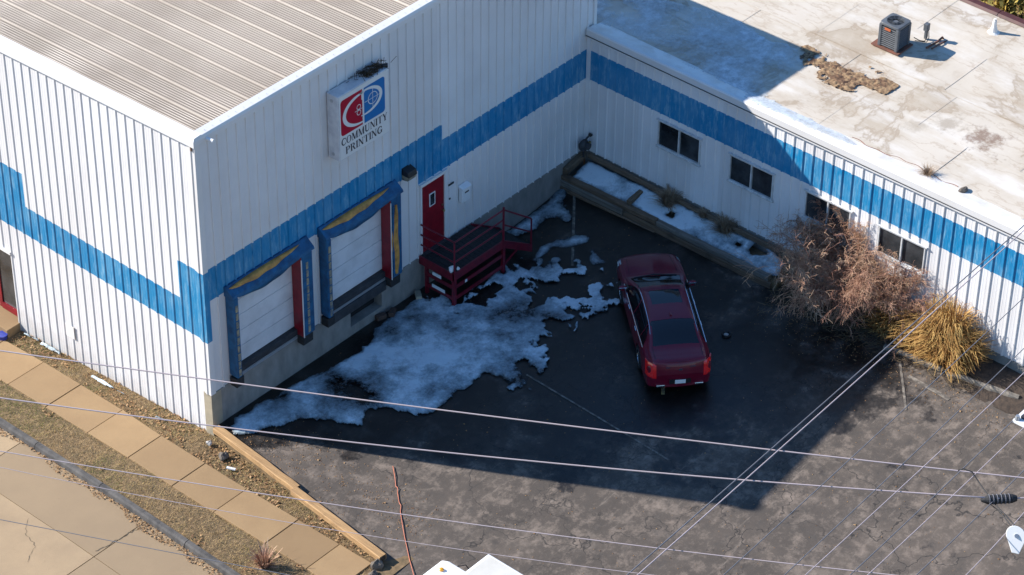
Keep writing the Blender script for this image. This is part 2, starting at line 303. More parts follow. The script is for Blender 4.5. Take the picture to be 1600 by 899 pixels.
# ------------------------------------------------------------------ terrain functions
def zs(y): y = np.clip(y, -40, 40); return np.where(y > 0, -.25-.07*y, -.25-.04*y)
def zl(x, y): return .0042*np.maximum(0, np.asarray(x)-1)*np.clip(-np.asarray(y), 0, 13)+.2*np.clip((np.asarray(x)-11)/2.1, 0, 1)**1.5*np.clip((np.asarray(y)+8)/5, 0, 1)
ZS = lambda y: float(zs(y)); ZL = lambda x, y: float(zl(x, y))
def grid(x0, x1, y0, y1, nx, ny, zf, keep=None):
    X, Y = np.meshgrid(np.linspace(x0, x1, nx+1), np.linspace(y0, y1, ny+1)); v = np.stack([X, Y, zf(X, Y)], -1).reshape(-1, 3)
    i = np.arange(ny)[:, None]*(nx+1)+np.arange(nx)[None]; f = np.stack([i, i+1, i+nx+2, i+nx+1], -1).reshape(-1, 4)
    return v, f
def gz(X, Y):
    z = zs(Y)-.45; z = np.where(X > 1, -.45, z); hill = np.clip((X-22.6)/3, 0, 1); return z*(1-hill)+hill*(3.4+.15*np.clip(X-25, 0, 60)+fbm(X*.4, Y*.4, 3)*.8)
v, f = grid(-150, 150, -150, 150, 120, 120, gz); struct(npmesh('ground', v, f, M['soil']))
# parking lot sheet: left edge follows the timbers, opens to the street below y=-6.6
def xleft(y):
    y = np.asarray(y); a = np.interp(-y, [0, 3.2, 6.45, 6.6, 7.2, 8.4], [.05, -.32, -.72, -1.0, -2.4, -3.28]); return a
ny = 200; nx = 90; ys = np.linspace(.02, -34, ny+1); vv = []
for y in ys:
    xl = float(xleft(y)); xs = xl+(14.16-xl)*np.linspace(0, 1, nx+1)
    z = zl(xs, y); tt = np.clip(-xs/3.2, 0, 1); z = z*(1-tt)+tt*(ZS(y)-.12)
    if -5 < y: z = zl(xs, y)
    z = z + fbm(xs*.6, np.full_like(xs, y)*.6, 5)*.03
    vv.append(np.stack([xs, np.full_like(xs, y), z], -1))
vv = np.concatenate(vv); i = np.arange(ny)[:, None]*(nx+1)+np.arange(nx)[None]; ff = np.stack([i, i+nx+1, i+nx+2, i+1], -1).reshape(-1, 4)
px, py = vv[:, 0], vv[:, 1]
def segd(px, py, a, b):
    a = np.array(a, float); b = np.array(b, float); d = b-a; t = np.clip(((px-a[0])*d[0]+(py-a[1])*d[1])/(d@d), 0, 1)
    return np.hypot(px-a[0]-t*d[0], py-a[1]-t*d[1])
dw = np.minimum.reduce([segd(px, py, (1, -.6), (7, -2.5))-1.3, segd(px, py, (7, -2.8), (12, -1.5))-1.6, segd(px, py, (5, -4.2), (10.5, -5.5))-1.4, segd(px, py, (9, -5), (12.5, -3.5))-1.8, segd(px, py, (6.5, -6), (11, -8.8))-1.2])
lot = struct(npmesh('parking_lot', vv, ff, M['asphalt'], smooth=True, attr={'wet_shade': np.clip(.80-dw*.20-np.clip(.9-(px*.89+py*.456+.6)*.9, 0, 1.2)*.5, 0.03, .84)}))  # wet ground widened to paint the lot's shade darker, fading towards the shadow edge
def polysheet(name, quads, m, zf, dz, parent):
    b = MB()
    for q in quads:
        for k in range(8):
            t0, t1 = k/8, (k+1)/8; P = [Vector(q[0]).lerp(Vector(q[3]), t0), Vector(q[1]).lerp(Vector(q[2]), t0), Vector(q[1]).lerp(Vector(q[2]), t1), Vector(q[0]).lerp(Vector(q[3]), t1)]
            b.add([(p.x, p.y, zf(p.x, p.y)+dz) for p in P], [(0, 1, 2, 3)])
    return b.build(name, m, parent)
def stripe(name, a, b_, wdt, m):
    a = Vector((*a, 0)); b_ = Vector((*b_, 0)); d = (b_-a).normalized(); n = Vector((-d.y, d.x, 0))*wdt/2
    return polysheet(name, [[a-n, a+n, b_+n, b_-n]], m, lambda x, y: ZL(x, y)+float(fbm(np.array([x*.6]), np.array([y*.6]), 5)[0])*.03, .012, lot)
stripe('painted_line', (13.2, -.47), (11.5, -1.86), .07, M['faded_line']); stripe('painted_line', (11.45, -1.9), (10.8, -2.42), .07, M['faded_line'])
stripe('painted_line', (6.55, -4.5), (6.28, -9.3), .05, M['faded_line']); stripe('painted_line', (12.75, -11.5), (11.3, -12.7), .06, M['faded_line'])
stripe('painted_line', (12.4, -12.0), (12.28, -13.3), .12, M['faded_line']); stripe('painted_line', (8.62, -7.24), (8.1, -7.64), .09, M['faded_yellow'])

# ------------------------------------------------------------------ sidewalk, verge, kerb, street
sy = [8.7, 7.2, 5.65, 4.17, 2.54, 1.0, -.64, -2.11, -3.86, -5.23, -6.28]
xr = lambda y: float(np.interp(y, [-6.3, -2.1, -.6, 1, 2.6, 5.66, 9], [-1.0, -.96, -.92, -.85, -.72, -.6, -.55]))
xl_ = lambda y: float(np.interp(y, [-6.3, -5.2, -2.1, -.7, 1, 2.5, 5.6, 9], [-2.16, -2.1, -2.07, -2.04, -1.95, -1.9, -1.79, -1.74]))
walk = MB()
for k in range(len(sy)-1): pass
v, f = grid(-2.3, 0, -6.35, 8.8, 4, 40, lambda X, Y: zs(Y)-.05+0*X)
side = struct(npmesh('sidewalk', *grid(-2.15, -.75, -6.3, 8.75, 3, 30, lambda X, Y: zs(Y)-.09+0*X), M['joint_dirt']))
for k in range(len(sy)-1):
    a, b_ = sy[k]-.011, sy[k+1]+.011; dz = random.uniform(-.008, .008)
    b = MB(); pts = [(xl_(a), a), (xr(a), a), (xr(b_), b_), (xl_(b_), b_)]
    top = [(x, y, ZS(y)+.012+dz) for x, y in pts]; bot = [(x, y, ZS(y)-.12) for x, y in pts]
    b.add(top+bot, [(3,2,1,0), (0,1,5,4), (1,2,6,5), (2,3,7,6), (3,0,4,7)]); b.build('slab', M['sidewalk'], side, bevel=.008)
xk = lambda y: float(-3.17+.045*np.clip(y, -8, 12))
v, f = grid(0, 1, -6.9, 12, 30, 150, lambda X, Y: zs(Y)-.03)
v[:, 0] = (-3.17+.045*v[:, 1]+.1)*(1-v[:, 0])+.02*v[:, 0]; v[:, 2] += fbm(v[:, 0]*2, v[:, 1]*2, 9)*.05
struct(npmesh('verge', v, f, M['soil'], smooth=True))
kerb = thing('kerb', 'dark weathered street kerb along the grass verge', 'kerb', (0,0,0))
ky = [13, 7.5, 3.2, .75-.02, -2.4, -4.9, -6.9]
for a, b_ in zip(ky[:-1], ky[1:]):
    b = MB(); n = 6
    for k in range(n):
        y0 = a-.01+(b_-a+.02)*k/n; y1 = a-.01+(b_-a+.02)*(k+1)/n
        for (y, s) in ((y0, 0), (y1, 1)):
            x = xk(y)
            b.v += [(x-.05, y, ZS(y)-.25), (x-.02, y, ZS(y)-.02), (x+.02, y, ZS(y)+.018), (x+.12, y, ZS(y)+.02), (x+.15, y, ZS(y)-.25)]
        o = k*10
        b.f += [(o+j, o+j+5, o+j+6, o+j+1) for j in range(4)]; b.m += [0]*4
    b.f += [(0,1,2,3,4), tuple(len(b.v)-5+j for j in (4,3,2,1,0))]; b.m += [0, 0]
    b.build('kerb_stone', M['curb'], kerb)
street = struct(npmesh('street', *grid(-40, -2.9, -40, 40, 10, 60, lambda X, Y: zs(Y)-.19+0*X), M['joint_dirt']))
ty = [22.2, 17.6, 13, 8.4, 3.7, -.98, -5.6, -10.3, -15, -19.6]
tx = [(-.03, -1.66), (-1.68, -5.2), (-5.22, -8.8)]
for k in range(len(ty)-1):
    for (d0, d1) in tx:
        a, b_ = ty[k]-.012, ty[k+1]+.012; b = MB(); n = 12
        for q in range(n+1):
            y = a+(b_-a)*q/n; yy = y+.0; x0 = xk(y)+d0; x1 = xk(y)+d1
            z = ZS(y)-.145
            b.v += [(x0, yy, z), (x1, yy, z-.01*(d1 < -2)), (x1, yy, z-.1), (x0, yy, z-.1)]
        b.f += [(q*4+j, q*4+(j+1)%4, q*4+4+(j+1)%4, q*4+4+j) for q in range(n) for j in range(4)]; b.f += [(0,1,2,3)[::-1], (n*4, n*4+1, n*4+2, n*4+3)]; b.m = [0]*len(b.f)
        b.build('slab', M['street'], street)
# cracks in the street: thin dark ground-in strips
def crack(pts, wdt):
    b = MB()
    for (a, c_) in zip(pts[:-1], pts[1:]):
        a = Vector((*a, 0)); c_ = Vector((*c_, 0)); n = Vector((-(c_-a).y, (c_-a).x, 0)).normalized()*wdt*random.uniform(.3, .8)
        b.add([(p.x, p.y, ZS(p.y)-.139) for p in (a-n, a+n, c_+n, c_-n)], [(0,1,2,3)])
    return b.build('crack', M['joint_dirt'], street)
def jag(a, b_, n, amp):
    out = []
    for k in range(n+1):
        t = k/n; out.append((a[0]+(b_[0]-a[0])*t+random.uniform(-amp, amp), a[1]+(b_[1]-a[1])*t+random.uniform(-amp, amp)))
    return out
crack(jag((-3.55, -1.03), (-4.75, -.87), 16, .035), .016); crack(jag((-4.95, 1.3), (-5.35, .9), 8, .03), .008); crack(jag((-5.35, .9), (-5.5, .4), 8, .03), .008); crack(jag((-5.5, .4), (-6.0, .1), 8, .03), .008)
# grass and litter on the verge
def blades(n, xr_, yr_, zf, h, wdt, lean, mask=None, tintf=None):
    x = rng.uniform(*xr_, n); y = rng.uniform(*yr_, n)
    if mask is not None: k = mask(x, y); x = x[k]; y = y[k]
    n = len(x); z = zf(x, y); a = rng.uniform(0, 2*PI, n); hh = h*rng.uniform(.4, 1.2, n); l = rng.uniform(.2, lean, n)
    b0 = np.stack([x, y, z], -1); s = np.stack([-np.sin(a), np.cos(a), 0*a], -1)*wdt*.5; tip = b0+np.stack([np.cos(a)*l*hh, np.sin(a)*l*hh, hh], -1)
    v = np.stack([b0-s, b0+s, tip], 1).reshape(-1, 3); f = np.arange(3*n).reshape(-1, 3)
    t = (tintf(x, y) if tintf else 0)+rng.uniform(0, 1, n)*.5; return v, f, np.repeat(np.clip(t, 0, 1), 3)
vz = lambda x, y: zs(y)-.03+fbm(x*2, y*2, 9)*.05-.01
offwalk = lambda x, y: ~((x > np.interp(y, [-6.3, -5.2, -2.1, -.7, 1, 2.5, 5.6, 9], [-2.16, -2.1, -2.07, -2.04, -1.95, -1.9, -1.79, -1.74])-.01) & (x < np.interp(y, [-6.3, -2.1, -.6, 1, 2.6, 5.66, 9], [-1.0, -.96, -.92, -.85, -.72, -.6, -.55])+.01) & (y > -6.3) & (y < 8.7)) & (x > -3.17+.045*y+.15) & ~((y > 7.1) & (x > -.9)) & (x < np.where(y < 0, xleft(np.minimum(y, 0))-.1, .0)) & ((y > -6.4) | (x < -9))
v, f, t = blades(95000, (-3.2, 0), (-6.5, 10), vz, .055, .012, 1.3, offwalk, lambda x, y: np.clip(.28+fbm(x*.8, y*.8, 21)*2.2, 0, .75))
npmesh('verge_grass', v, f, M['lawn'], kind='stuff', attr={'tint': t})['label'] = 'short dry winter grass beside the pavement'
def litter(n, xr_, yr_, zf, size, mask):
    x = rng.uniform(*xr_, n); y = rng.uniform(*yr_, n); k = mask(x, y); x = x[k]; y = y[k]; n = len(x); z = zf(x, y)+.03+rng.uniform(0, .03, n)
    a = rng.uniform(0, 2*PI, n); c = np.stack([x, y, z], -1); s = size*rng.uniform(.5, 1.3, n)
    u = np.stack([np.cos(a), np.sin(a), rng.uniform(-.6, .6, n)], -1)*s[:, None]; w_ = np.stack([-np.sin(a), np.cos(a), rng.uniform(-.6, .6, n)], -1)*s[:, None]*.6
    v = np.stack([c-u, c+w_, c+u, c-w_], 1).reshape(-1, 3); return v, np.arange(4*n).reshape(-1, 4), np.repeat(rng.uniform(0, 1, n), 4)
nearwall = lambda x, y: offwalk(x, y) & ((x > -1.2) & (fbm(x*1.5, y*1.5, 31) > -.12) | (fbm(x*1.2, y*1.2, 33) > .16))
v, f, t = litter(9000, (-3.2, 0), (-6.5, 8), vz, .035, nearwall)
npmesh('leaf_litter', v, f, M['litter'], kind='stuff', attr={'tint': t})['label'] = 'brown fallen leaves scattered along the building and verge'
gut = lambda x, y: (x < -3.17+.045*y-.02) & (x > -3.17+.045*y-.12-.35*np.clip(fbm(x*0, y*.9, 41)+.12, 0, 1)*1.6)
v, f, t = litter(9000, (-3.9, -2.6), (-6.5, 9), lambda x, y: zs(y)-.165, .028, gut)
npmesh('gutter_leaves', v, f, M['litter'], kind='stuff', attr={'tint': t})['label'] = 'tan leaf litter lying in the gutter'

# ------------------------------------------------------------------ snow
def snow(name, label, poly, zf, hmax=.07, noise=.35, holes=(), res=.045, extra=0, thin=.0, cat='snow patch', parent=None, seed=0, edge=.5, bk=None, matn='snow'):
    P = np.array(poly); x0, y0 = P.min(0)-.4; x1, y1 = P.max(0)+.4; nx = int((x1-x0)/res); ny = int((y1-y0)/res)
    X, Y = np.meshgrid(np.linspace(x0, x1, nx), np.linspace(y0, y1, ny)); x = X.ravel(); y = Y.ravel()
    def sd(P):
        d = np.full(x.shape, 1e9); ins = np.zeros(x.shape, bool)
        for k in range(len(P)):
            a = P[k]; b = P[(k+1) % len(P)]; d = np.minimum(d, segd(x, y, a, b))
            c = ((a[1] > y) != (b[1] > y)); xi = (b[0]-a[0])*(y-a[1])/((b[1]-a[1]) if abs(b[1]-a[1]) > 1e-9 else 1e-9)+a[0]; ins ^= c & (x < xi)
        return np.where(ins, d, -d)
    d = sd(P)+fbm(x*1.6, y*1.6, 50+seed, 5)*noise
    for hpoly, hn in holes: d = np.minimum(d, -sd(np.array(hpoly))+fbm(x*2.6, y*2.6, 60+seed, 5)*hn)
    d += fbm(x*7, y*7, 70+seed, 3)*.09
    if bk is not None: wx = x+fbm(x*1.5, y*1.5, 210, 3)*.5; wy = y+fbm(x*1.5, y*1.5, 220, 3)*.5; d += fbm(wx*2.6, wy*2.6, 200+seed, 6)*bk(x, y)
    th = np.clip(d/edge, 0, 1)**.6
    lump = .65+.7*fbm(x*.9, y*.9, 80+seed, 4)+.3*fbm(x*5, y*5, 83+seed, 3)
    h = th*hmax*np.clip(lump, .15, 1.5); z = zf(x, y)+h+.006
    keep = d > 0; idx = keep.reshape(ny, nx); cell = idx[:-1, :-1] & idx[1:, :-1] & idx[:-1, 1:] & idx[1:, 1:]
    i = np.arange(ny*nx).reshape(ny, nx); q = np.stack([i[:-1, :-1], i[:-1, 1:], i[1:, 1:], i[1:, :-1]], -1)[cell]
    use = np.unique(q); mp = np.full(ny*nx, -1); mp[use] = np.arange(len(use)); edgev = np.zeros(ny*nx, bool)
    v = np.stack([x, y, z], -1)[use]; tk = np.clip(th*(.60+2.3*fbm(x*.62, y*.62, 90+seed, 4)+.5*fbm(x*3, y*3, 95+seed, 3))-thin*th, 0, 1.05)[use]
    o = npmesh(name, v, mp[q], M[matn], parent, smooth=True, attr={'thick': tk})
    if parent is None: tag(o, label, cat)
    return o
lz = lambda x, y: zl(x, y)+fbm(x*.6, y*.6, 5)*.03
big = [(0.15,-0.21),(1.23,-0.23),(1.79,-0.34),(2.9,-0.38),(3.69,-0.5),(4.53,-0.6),(5.57,-0.33),(6.08,-0.31),(6.89,-0.19),(7.27,-0.29),(7.47,-1.01),(7.49,-1.33),(8.18,-1.38),(9.3,-1.35),(9.98,-1.6),(10.65,-2.0),(10.85,-2.55),(10.43,-2.7),(10.02,-2.55),(9.55,-2.51),(9.07,-2.37),(9.17,-2.84),(9.86,-3.34),(10.45,-3.6),(9.85,-3.95),(8.86,-3.75),(8.42,-3.73),(7.67,-3.9),(7.5,-4.44),(7.19,-4.7),(6.8,-4.76),(6.78,-3.81),(6.41,-4.88),(5.97,-4.94),(5.85,-4.41),(5.83,-3.79),(5.29,-3.74),(4.74,-3.48),(4.18,-3.77),(3.73,-3.75),(3.48,-3.34),(3.25,-2.69),(2.99,-2.39),(2.34,-2.68),(2.15,-1.99),(1.73,-1.51),(1.14,-1.21),(0.5,-0.96),(0.1,-0.59)]
hole = [(7.41,-2.0),(8.32,-1.81),(8.81,-2.05),(9.01,-2.64),(9.06,-3.14),(8.34,-3.33),(7.47,-3.54),(7.51,-2.96),(7.3,-2.49)]
snow('snow_patch', 'large melting sheet of dirty snow and ice spread before the loading docks', big, lz, .10, .35, (), .03, edge=.16, thin=.0, bk=lambda x, y: .30+2.2*np.clip((x-6.6)/1.2, 0, 1)+.5*np.clip((-y-3.2)/.8, 0, 1))
snow('snow_patch', 'small snow bank curling out of the inner building corner', [(12.83,0.0),(13.2,-.02),(13.45,-.05),(13.25,-.29),(12.79,-.42),(12.51,-.96),(12.31,-1.19),(12.13,-1.16),(12.12,-.76),(11.9,-.5),(11.52,-.6),(10.83,-.42),(10.84,-.05),(11.51,-.05),(12.14,-.06),(12.57,-.06)], lz, .14, .12, res=.035, seed=3, edge=.25, thin=-.4)
snow('snow_patch', 'thin strip of snow crossing the faded line beyond the stairs', [(10.44,-1.43),(10.94,-1.21),(11.43,-1.35),(11.91,-1.61),(12.1,-2.04),(11.81,-2.1),(11.38,-1.84),(11.12,-1.43),(10.68,-1.54),(10.42,-1.5)], lz, .05, .18, res=.03, seed=5, edge=.25)
snow('snow_patch', 'little snow lump left of the car bonnet', [(11.3,-2.55),(11.75,-2.3),(11.55,-2.69),(11.45,-3.05),(11.15,-2.85)], lz, .08, .1, res=.025, seed=7, edge=.2)
snow('snow_patch', 'tiny snow scrap between the stair foot and the large snow sheet', [(10.2,-1.95),(10.57,-1.8),(10.5,-2.15),(10.2,-2.2)], lz, .05, .08, res=.025, seed=8, edge=.2)
for k, (a, b_, lab) in enumerate([((-.1,7.0),(-.08,6.45),'last sliver of snow against the white wall by the entrance step'), ((-.1,6.3),(-.12,5.6),'thin sliver of snow along the wall, second from the entrance'),
        ((-.26,4.2),(-.30,2.95),'longest snow sliver in the leaf strip under the white wall'), ((-.42,1.66),(-.4,1.34),'short snow fleck in the leaf strip near the corner')]):
    snow('snow_sliver', lab, [(a[0]-.05, a[1]), (a[0]+.05, a[1]+.03), (b_[0]+.06, b_[1]), (b_[0]-.02, b_[1]-.05)], lambda x, y: zs(y)+.02, .06, .06, res=.02, seed=20+k, edge=.06, thin=-.4)

# ------------------------------------------------------------------ steel wall panels
L = 14.14; RP = .305
def profile(u0, u1, ph=0.0, rib=(.048, .018, .022)):
    """R-panel section: (u, depth) from u0 to u1, major rib every 305 mm, two minor ribs between"""
    pts = []
    k = math.floor((u0-ph)/RP)-1
    while ph+k*RP < u1+RP:
        c = ph+k*RP
        pts += [(c-rib[0], 0), (c-rib[1], rib[2]), (c+rib[1], rib[2]), (c+rib[0], 0)]
        for s in (.108, .197): pts += [(c+s-.014, 0), (c+s-.006, .0022), (c+s+.006, .0022), (c+s+.014, 0)]
        k += 1
    us = [p[0] for p in pts]; ds = [p[1] for p in pts]
    ins = [p for p in pts if u0 < p[0] < u1]; e = lambda u: (u, float(np.interp(u, us, ds)))
    return e, [e(u0)]+ins+[e(u1)]
def panel(name, u0, u1, zb, zt, P, n, openings, band, mats, parent, extra_u=(), ph=0.0, zoff=None, rib=(.048, .018, .022)):
    """P(u, d, z) -> world point. band(u, z) -> material index"""
    for o in openings:
        if o[0] <= u0 and o[1] >= u1 and zb < o[2] and o[3] < zt:
            panel(name, u0, u1, zb, o[2], P, n, [], band, mats, parent, extra_u, ph, zoff, rib); return panel(name, u0, u1, o[3], zt, P, n, [], band, mats, parent, extra_u, ph, zoff, rib)
    e, pr = profile(u0, u1, ph, rib)
    cuts = [u for o in openings for u in (o[0], o[1]) if u0 < u < u1] + [u for u in extra_u if u0 < u < u1]
    pr = sorted(set(pr+[e(u) for u in cuts])); 
    pr = [p for i, p in enumerate(pr) if i == 0 or p[0]-pr[i-1][0] > 1e-5]
    zc = sorted(set([zb, zt]+[z for z in n if zb < z < zt]+[z for o in openings for z in (o[2], o[3]) if zb < z < zt and o[1] > u0 and o[0] < u1]))
    b = MB(); nu = len(pr)
    for z in zc:
        for (u, d) in pr: b.v.append(P(u, d, (zt if zoff is None else zoff(u, z, zt)) if z == zt else (z if zoff is None else zoff(u, z, zt))))
    for j in range(len(zc)-1):
        for i in range(nu-1):
            uc = (pr[i][0]+pr[i+1][0])/2; zz = (zc[j]+zc[j+1])/2
            if any(o[0] < uc < o[1] and o[2] < zz < o[3] for o in openings): continue
            b.f.append((j*nu+i, j*nu+i+1, (j+1)*nu+i+1, (j+1)*nu+i)); b.m.append(band(uc, zz))
    return b.build(name, mats, parent)
WM = [M['white_steel'], M['blue_steel']]
wh = thing('warehouse', 'tall white steel warehouse with blue band and two loading docks', 'building')
RS = -.04                                     # roof falls away from the dock wall
ZT = 8.44
# dock wall, y=0 facing -y
D1 = (.75, 2.95, 1.03, 3.75); D2 = (3.95, 6.14, 1.03, 3.75); RD = (7.53, 8.47, 1.03, 3.27)
def dband(u, z):
    if u < 7.45: return int(3.81 < z < 4.745)
    if u < 8.38: return int(3.335 < z < 4.745)
    return int(3.335 < z < 4.258)
u = 0.0
while u < 14.38:
    u1 = min(u+3*RP, 14.39)
    panel('wall_panel', u, u1, 1.03, ZT, lambda u, d, z: (u, -d, z), (3.335, 3.81, 4.258, 4.745), (D1, D2, RD), dband, WM, wh, (7.45, 8.38), ph=.10, rib=(.024, .015, .034)); u = u1
# left wall, x=0 facing -x, u=y
def lband(u, z):
    if u < .88: return int(2.644 < z < 4.70)
    if u < 6.45: return int(2.644 < z < 3.56)
    return int(2.644 < z < 4.56)
OP = (7.27, 11.5, -3, 1.72)
u = .18
while u < 18:
    u1 = min(u+3*RP, 18.0)
    zb = -.27-.072*u
    panel('wall_panel', u, u1, -1.0, ZT, lambda u, d, z: (-d, u, z), (2.644, 3.56, 4.56, 4.70), (OP,), lband, WM, wh, (.88, 6.45),  ph=.18+.05,
          zoff=lambda u, z, zt: (zt+RS*u) if z == zt else (-.27-.072*u if z == -1.0 else z)); u = u1
# corner trim at the near corner and far corner; concrete corner below
b = MB(); 
def corner_piece(z0, z1, m):
    b = MB(); b.add([(-.045, .19, z0), (-.045, -.04, z0), (.12, -.04, z0), (-.045, .19, z1), (-.045, -.04, z1), (.12, -.04, z1)], [(0,1,4,3)[::-1], (1,2,5,4)[::-1]])
    b.add([(-.045, .13, z0), (-.065, .12, z0), (-.065, .08, z0), (-.045, .07, z0), (-.045, .13, z1), (-.065, .12, z1), (-.065, .08, z1), (-.045, .07, z1)], [(0,4,5,1), (1,5,6,2), (2,6,7,3)])
    b.build('corner_trim', m, wh)
corner_piece(1.02, 2.644, M['trim_white']); corner_piece(2.644, 4.72, M['blue_steel']); corner_piece(4.72, ZT+.05, M['trim_white'])
MB().box(14.34, 14.45, -.05, .12, 4.6, ZT).build('corner_trim', M['trim_white'], wh)
MB().box(14.41, 14.43, .02, 18, 2, ZT-.2).build('far_wall', M['white_steel'], wh)
MB().box(-.035, .3, -.03, .245, -.6, 1.02).build('concrete_corner', M['concrete_corner'], wh, bevel=.006)
# foundation along the docks with the leveller pit cut out
b = MB(); 
for (x0, x1, z0, z1) in ((.3, 4.86, -.5, 1.04), (4.86, 6.02, -.5, .28), (4.86, 6.02, .78, 1.04), (6.02, 14.1, -.5, 1.04)): b.box(x0, x1, -.028, .3, z0, z1)
b.build('foundation_wall', M['concrete_wall'], wh)
MB().box(4.8, 6.1, .25, .29, .2, .85).build('leveller_pit', M['pit_black'], wh)
# eave trim over dock wall and rake trim over left wall
b = MB(); b.prism([(-.09, 0), (-.09, .13), (-.06, .19), (.16, .215), (.16, .20), (-.03, .17), (-.05, .0)], (-.07, 0, ZT-.02), (0,1,0), (0,0,1), (14.55, 0, 0)); b.build('eave_trim', M['trim_white'], wh)
b = MB(); P0 = [(-.10, -.06), (-.10, .10), (-.07, .20), (.15, .215), (.15, .20), (-.05, .17), (-.07, -.06)]
vs = [(p[0], yy, ZT+RS*yy+p[1]) for yy in (-.085, 18) for p in P0]; n = len(P0)
b.add(vs, [tuple(range(n)), tuple(range(n, 2*n))[::-1]]+[(i, i+n, (i+1) % n+n, (i+1) % n) for i in range(n)]); b.build('rake_trim', M['trim_white'], wh)
b = MB()
for k in range(58): y = .15+k*.3; b.box(-.03, -.02, y, y+.010, ZT+RS*y+.2, ZT+RS*y+.216); 
for k in range(58): x = .1+k*.25; b.box(x, x+.009, .02, .029, ZT+.185, ZT+.202)
b.build('trim_screws', M['galv'], wh, kind='stuff')
# roof panels: 610 mm standing seam with minor ribs
rp0 = None
for k in range(24):
    x0 = .12+k*.61; x1 = min(x0+.61, 14.5)
    pr = [(x0, .0), (x0+.01, .0), (x0+.045, .042), (x0+.062, .042), (x0+.085, .0)]
    for s in (.16, .24, .32, .40, .48, .55): pr += [(x0+s-.012, 0), (x0+s, .009), (x0+s+.012, 0)]
    pr = [p for p in pr if p[0] < x1]+[(x1, 0)]
    b = MB(); n = len(pr)
    for y in (.0, 6.2, 18.0): b.v += [(p[0], y, ZT+.12+RS*y+p[1]+(.004 if y == 6.2 else 0)) for p in pr]
    b.f = [(r*n+i, r*n+i+1, (r+1)*n+i+1, (r+1)*n+i) for r in range(2) for i in range(n-1)]; b.m = [0]*len(b.f); b.build('roof_panel', M['roof_steel'], wh)
MB().tube([(.30, -.02, ZT+.03), (.34, -.28, ZT+.02)], .045, 10).build('vent_stub', M['white_plastic'], wh)
MB().box(-.075, -.05, .03, .07, ZT-.2, ZT-.06).build('loose_flashing', M['torn_roof'], wh)
MB().box(-.042, -.036, 5.0, 5.32, .1, .5).build('wall_patch', M['trim_white'], wh)
# inside faces so openings are not see-through
MB().box(.4, 14.2, .6, .66, -.3, 8.1).build('inner_wall', M['pit_black'], wh)

# left entrance: red framed glazing in the wall opening
en = thing('entrance_front', 'red framed glass entrance at the far left of the white wall', 'entrance', (0,0,0))
MB().box(.12, .20, 7.30, 7.40, -.5, 1.70).build('frame_post', M['red_paint'], en); MB().box(.12, .20, 8.02, 8.15, -.5, 1.70).build('frame_post', M['red_paint'], en)
MB().box(.10, .22, 7.40, 8.02, -.5, -.32).build('frame_rail', M['red_paint'], en); MB().box(.12, .20, 7.40, 8.02, 1.6, 1.70).build('frame_rail', M['red_paint'], en)
MB().box(.15, .17, 7.40, 8.02, -.32, 1.6).build('pane', M['glass_dark'], en); MB().box(.14, .16, 8.15, 11.5, -.5, 1.7).build('side_panel', M['trim_white'], en)
MB().box(-.06, .22, 7.24, 11.5, 1.68, 1.76).build('head_trim', M['trim_white'], en)
st = struct(MB().box(-.45, .4, 7.22, 12, -1.4, -.53).build('entrance_step', M['sidewalk'], None, bevel=.01))
struct(MB().box(-1.75, -.47, 7.6, 12, -1.4, -.70).build('entrance_path', M['sidewalk'], None, bevel=.01))
b = MB(); b.cyl((0,0,0), (0,0,.10), .13, 20); b.cyl((0,0,.10), (0,0,.13), .145, 20); o = b.build('plastic_lid', M['blue_plastic']); o.location = (-.55, 7.32, ZS(7.3)+.0); tag(o, 'blue plastic tub lid on the ground by the entrance step', 'lid')

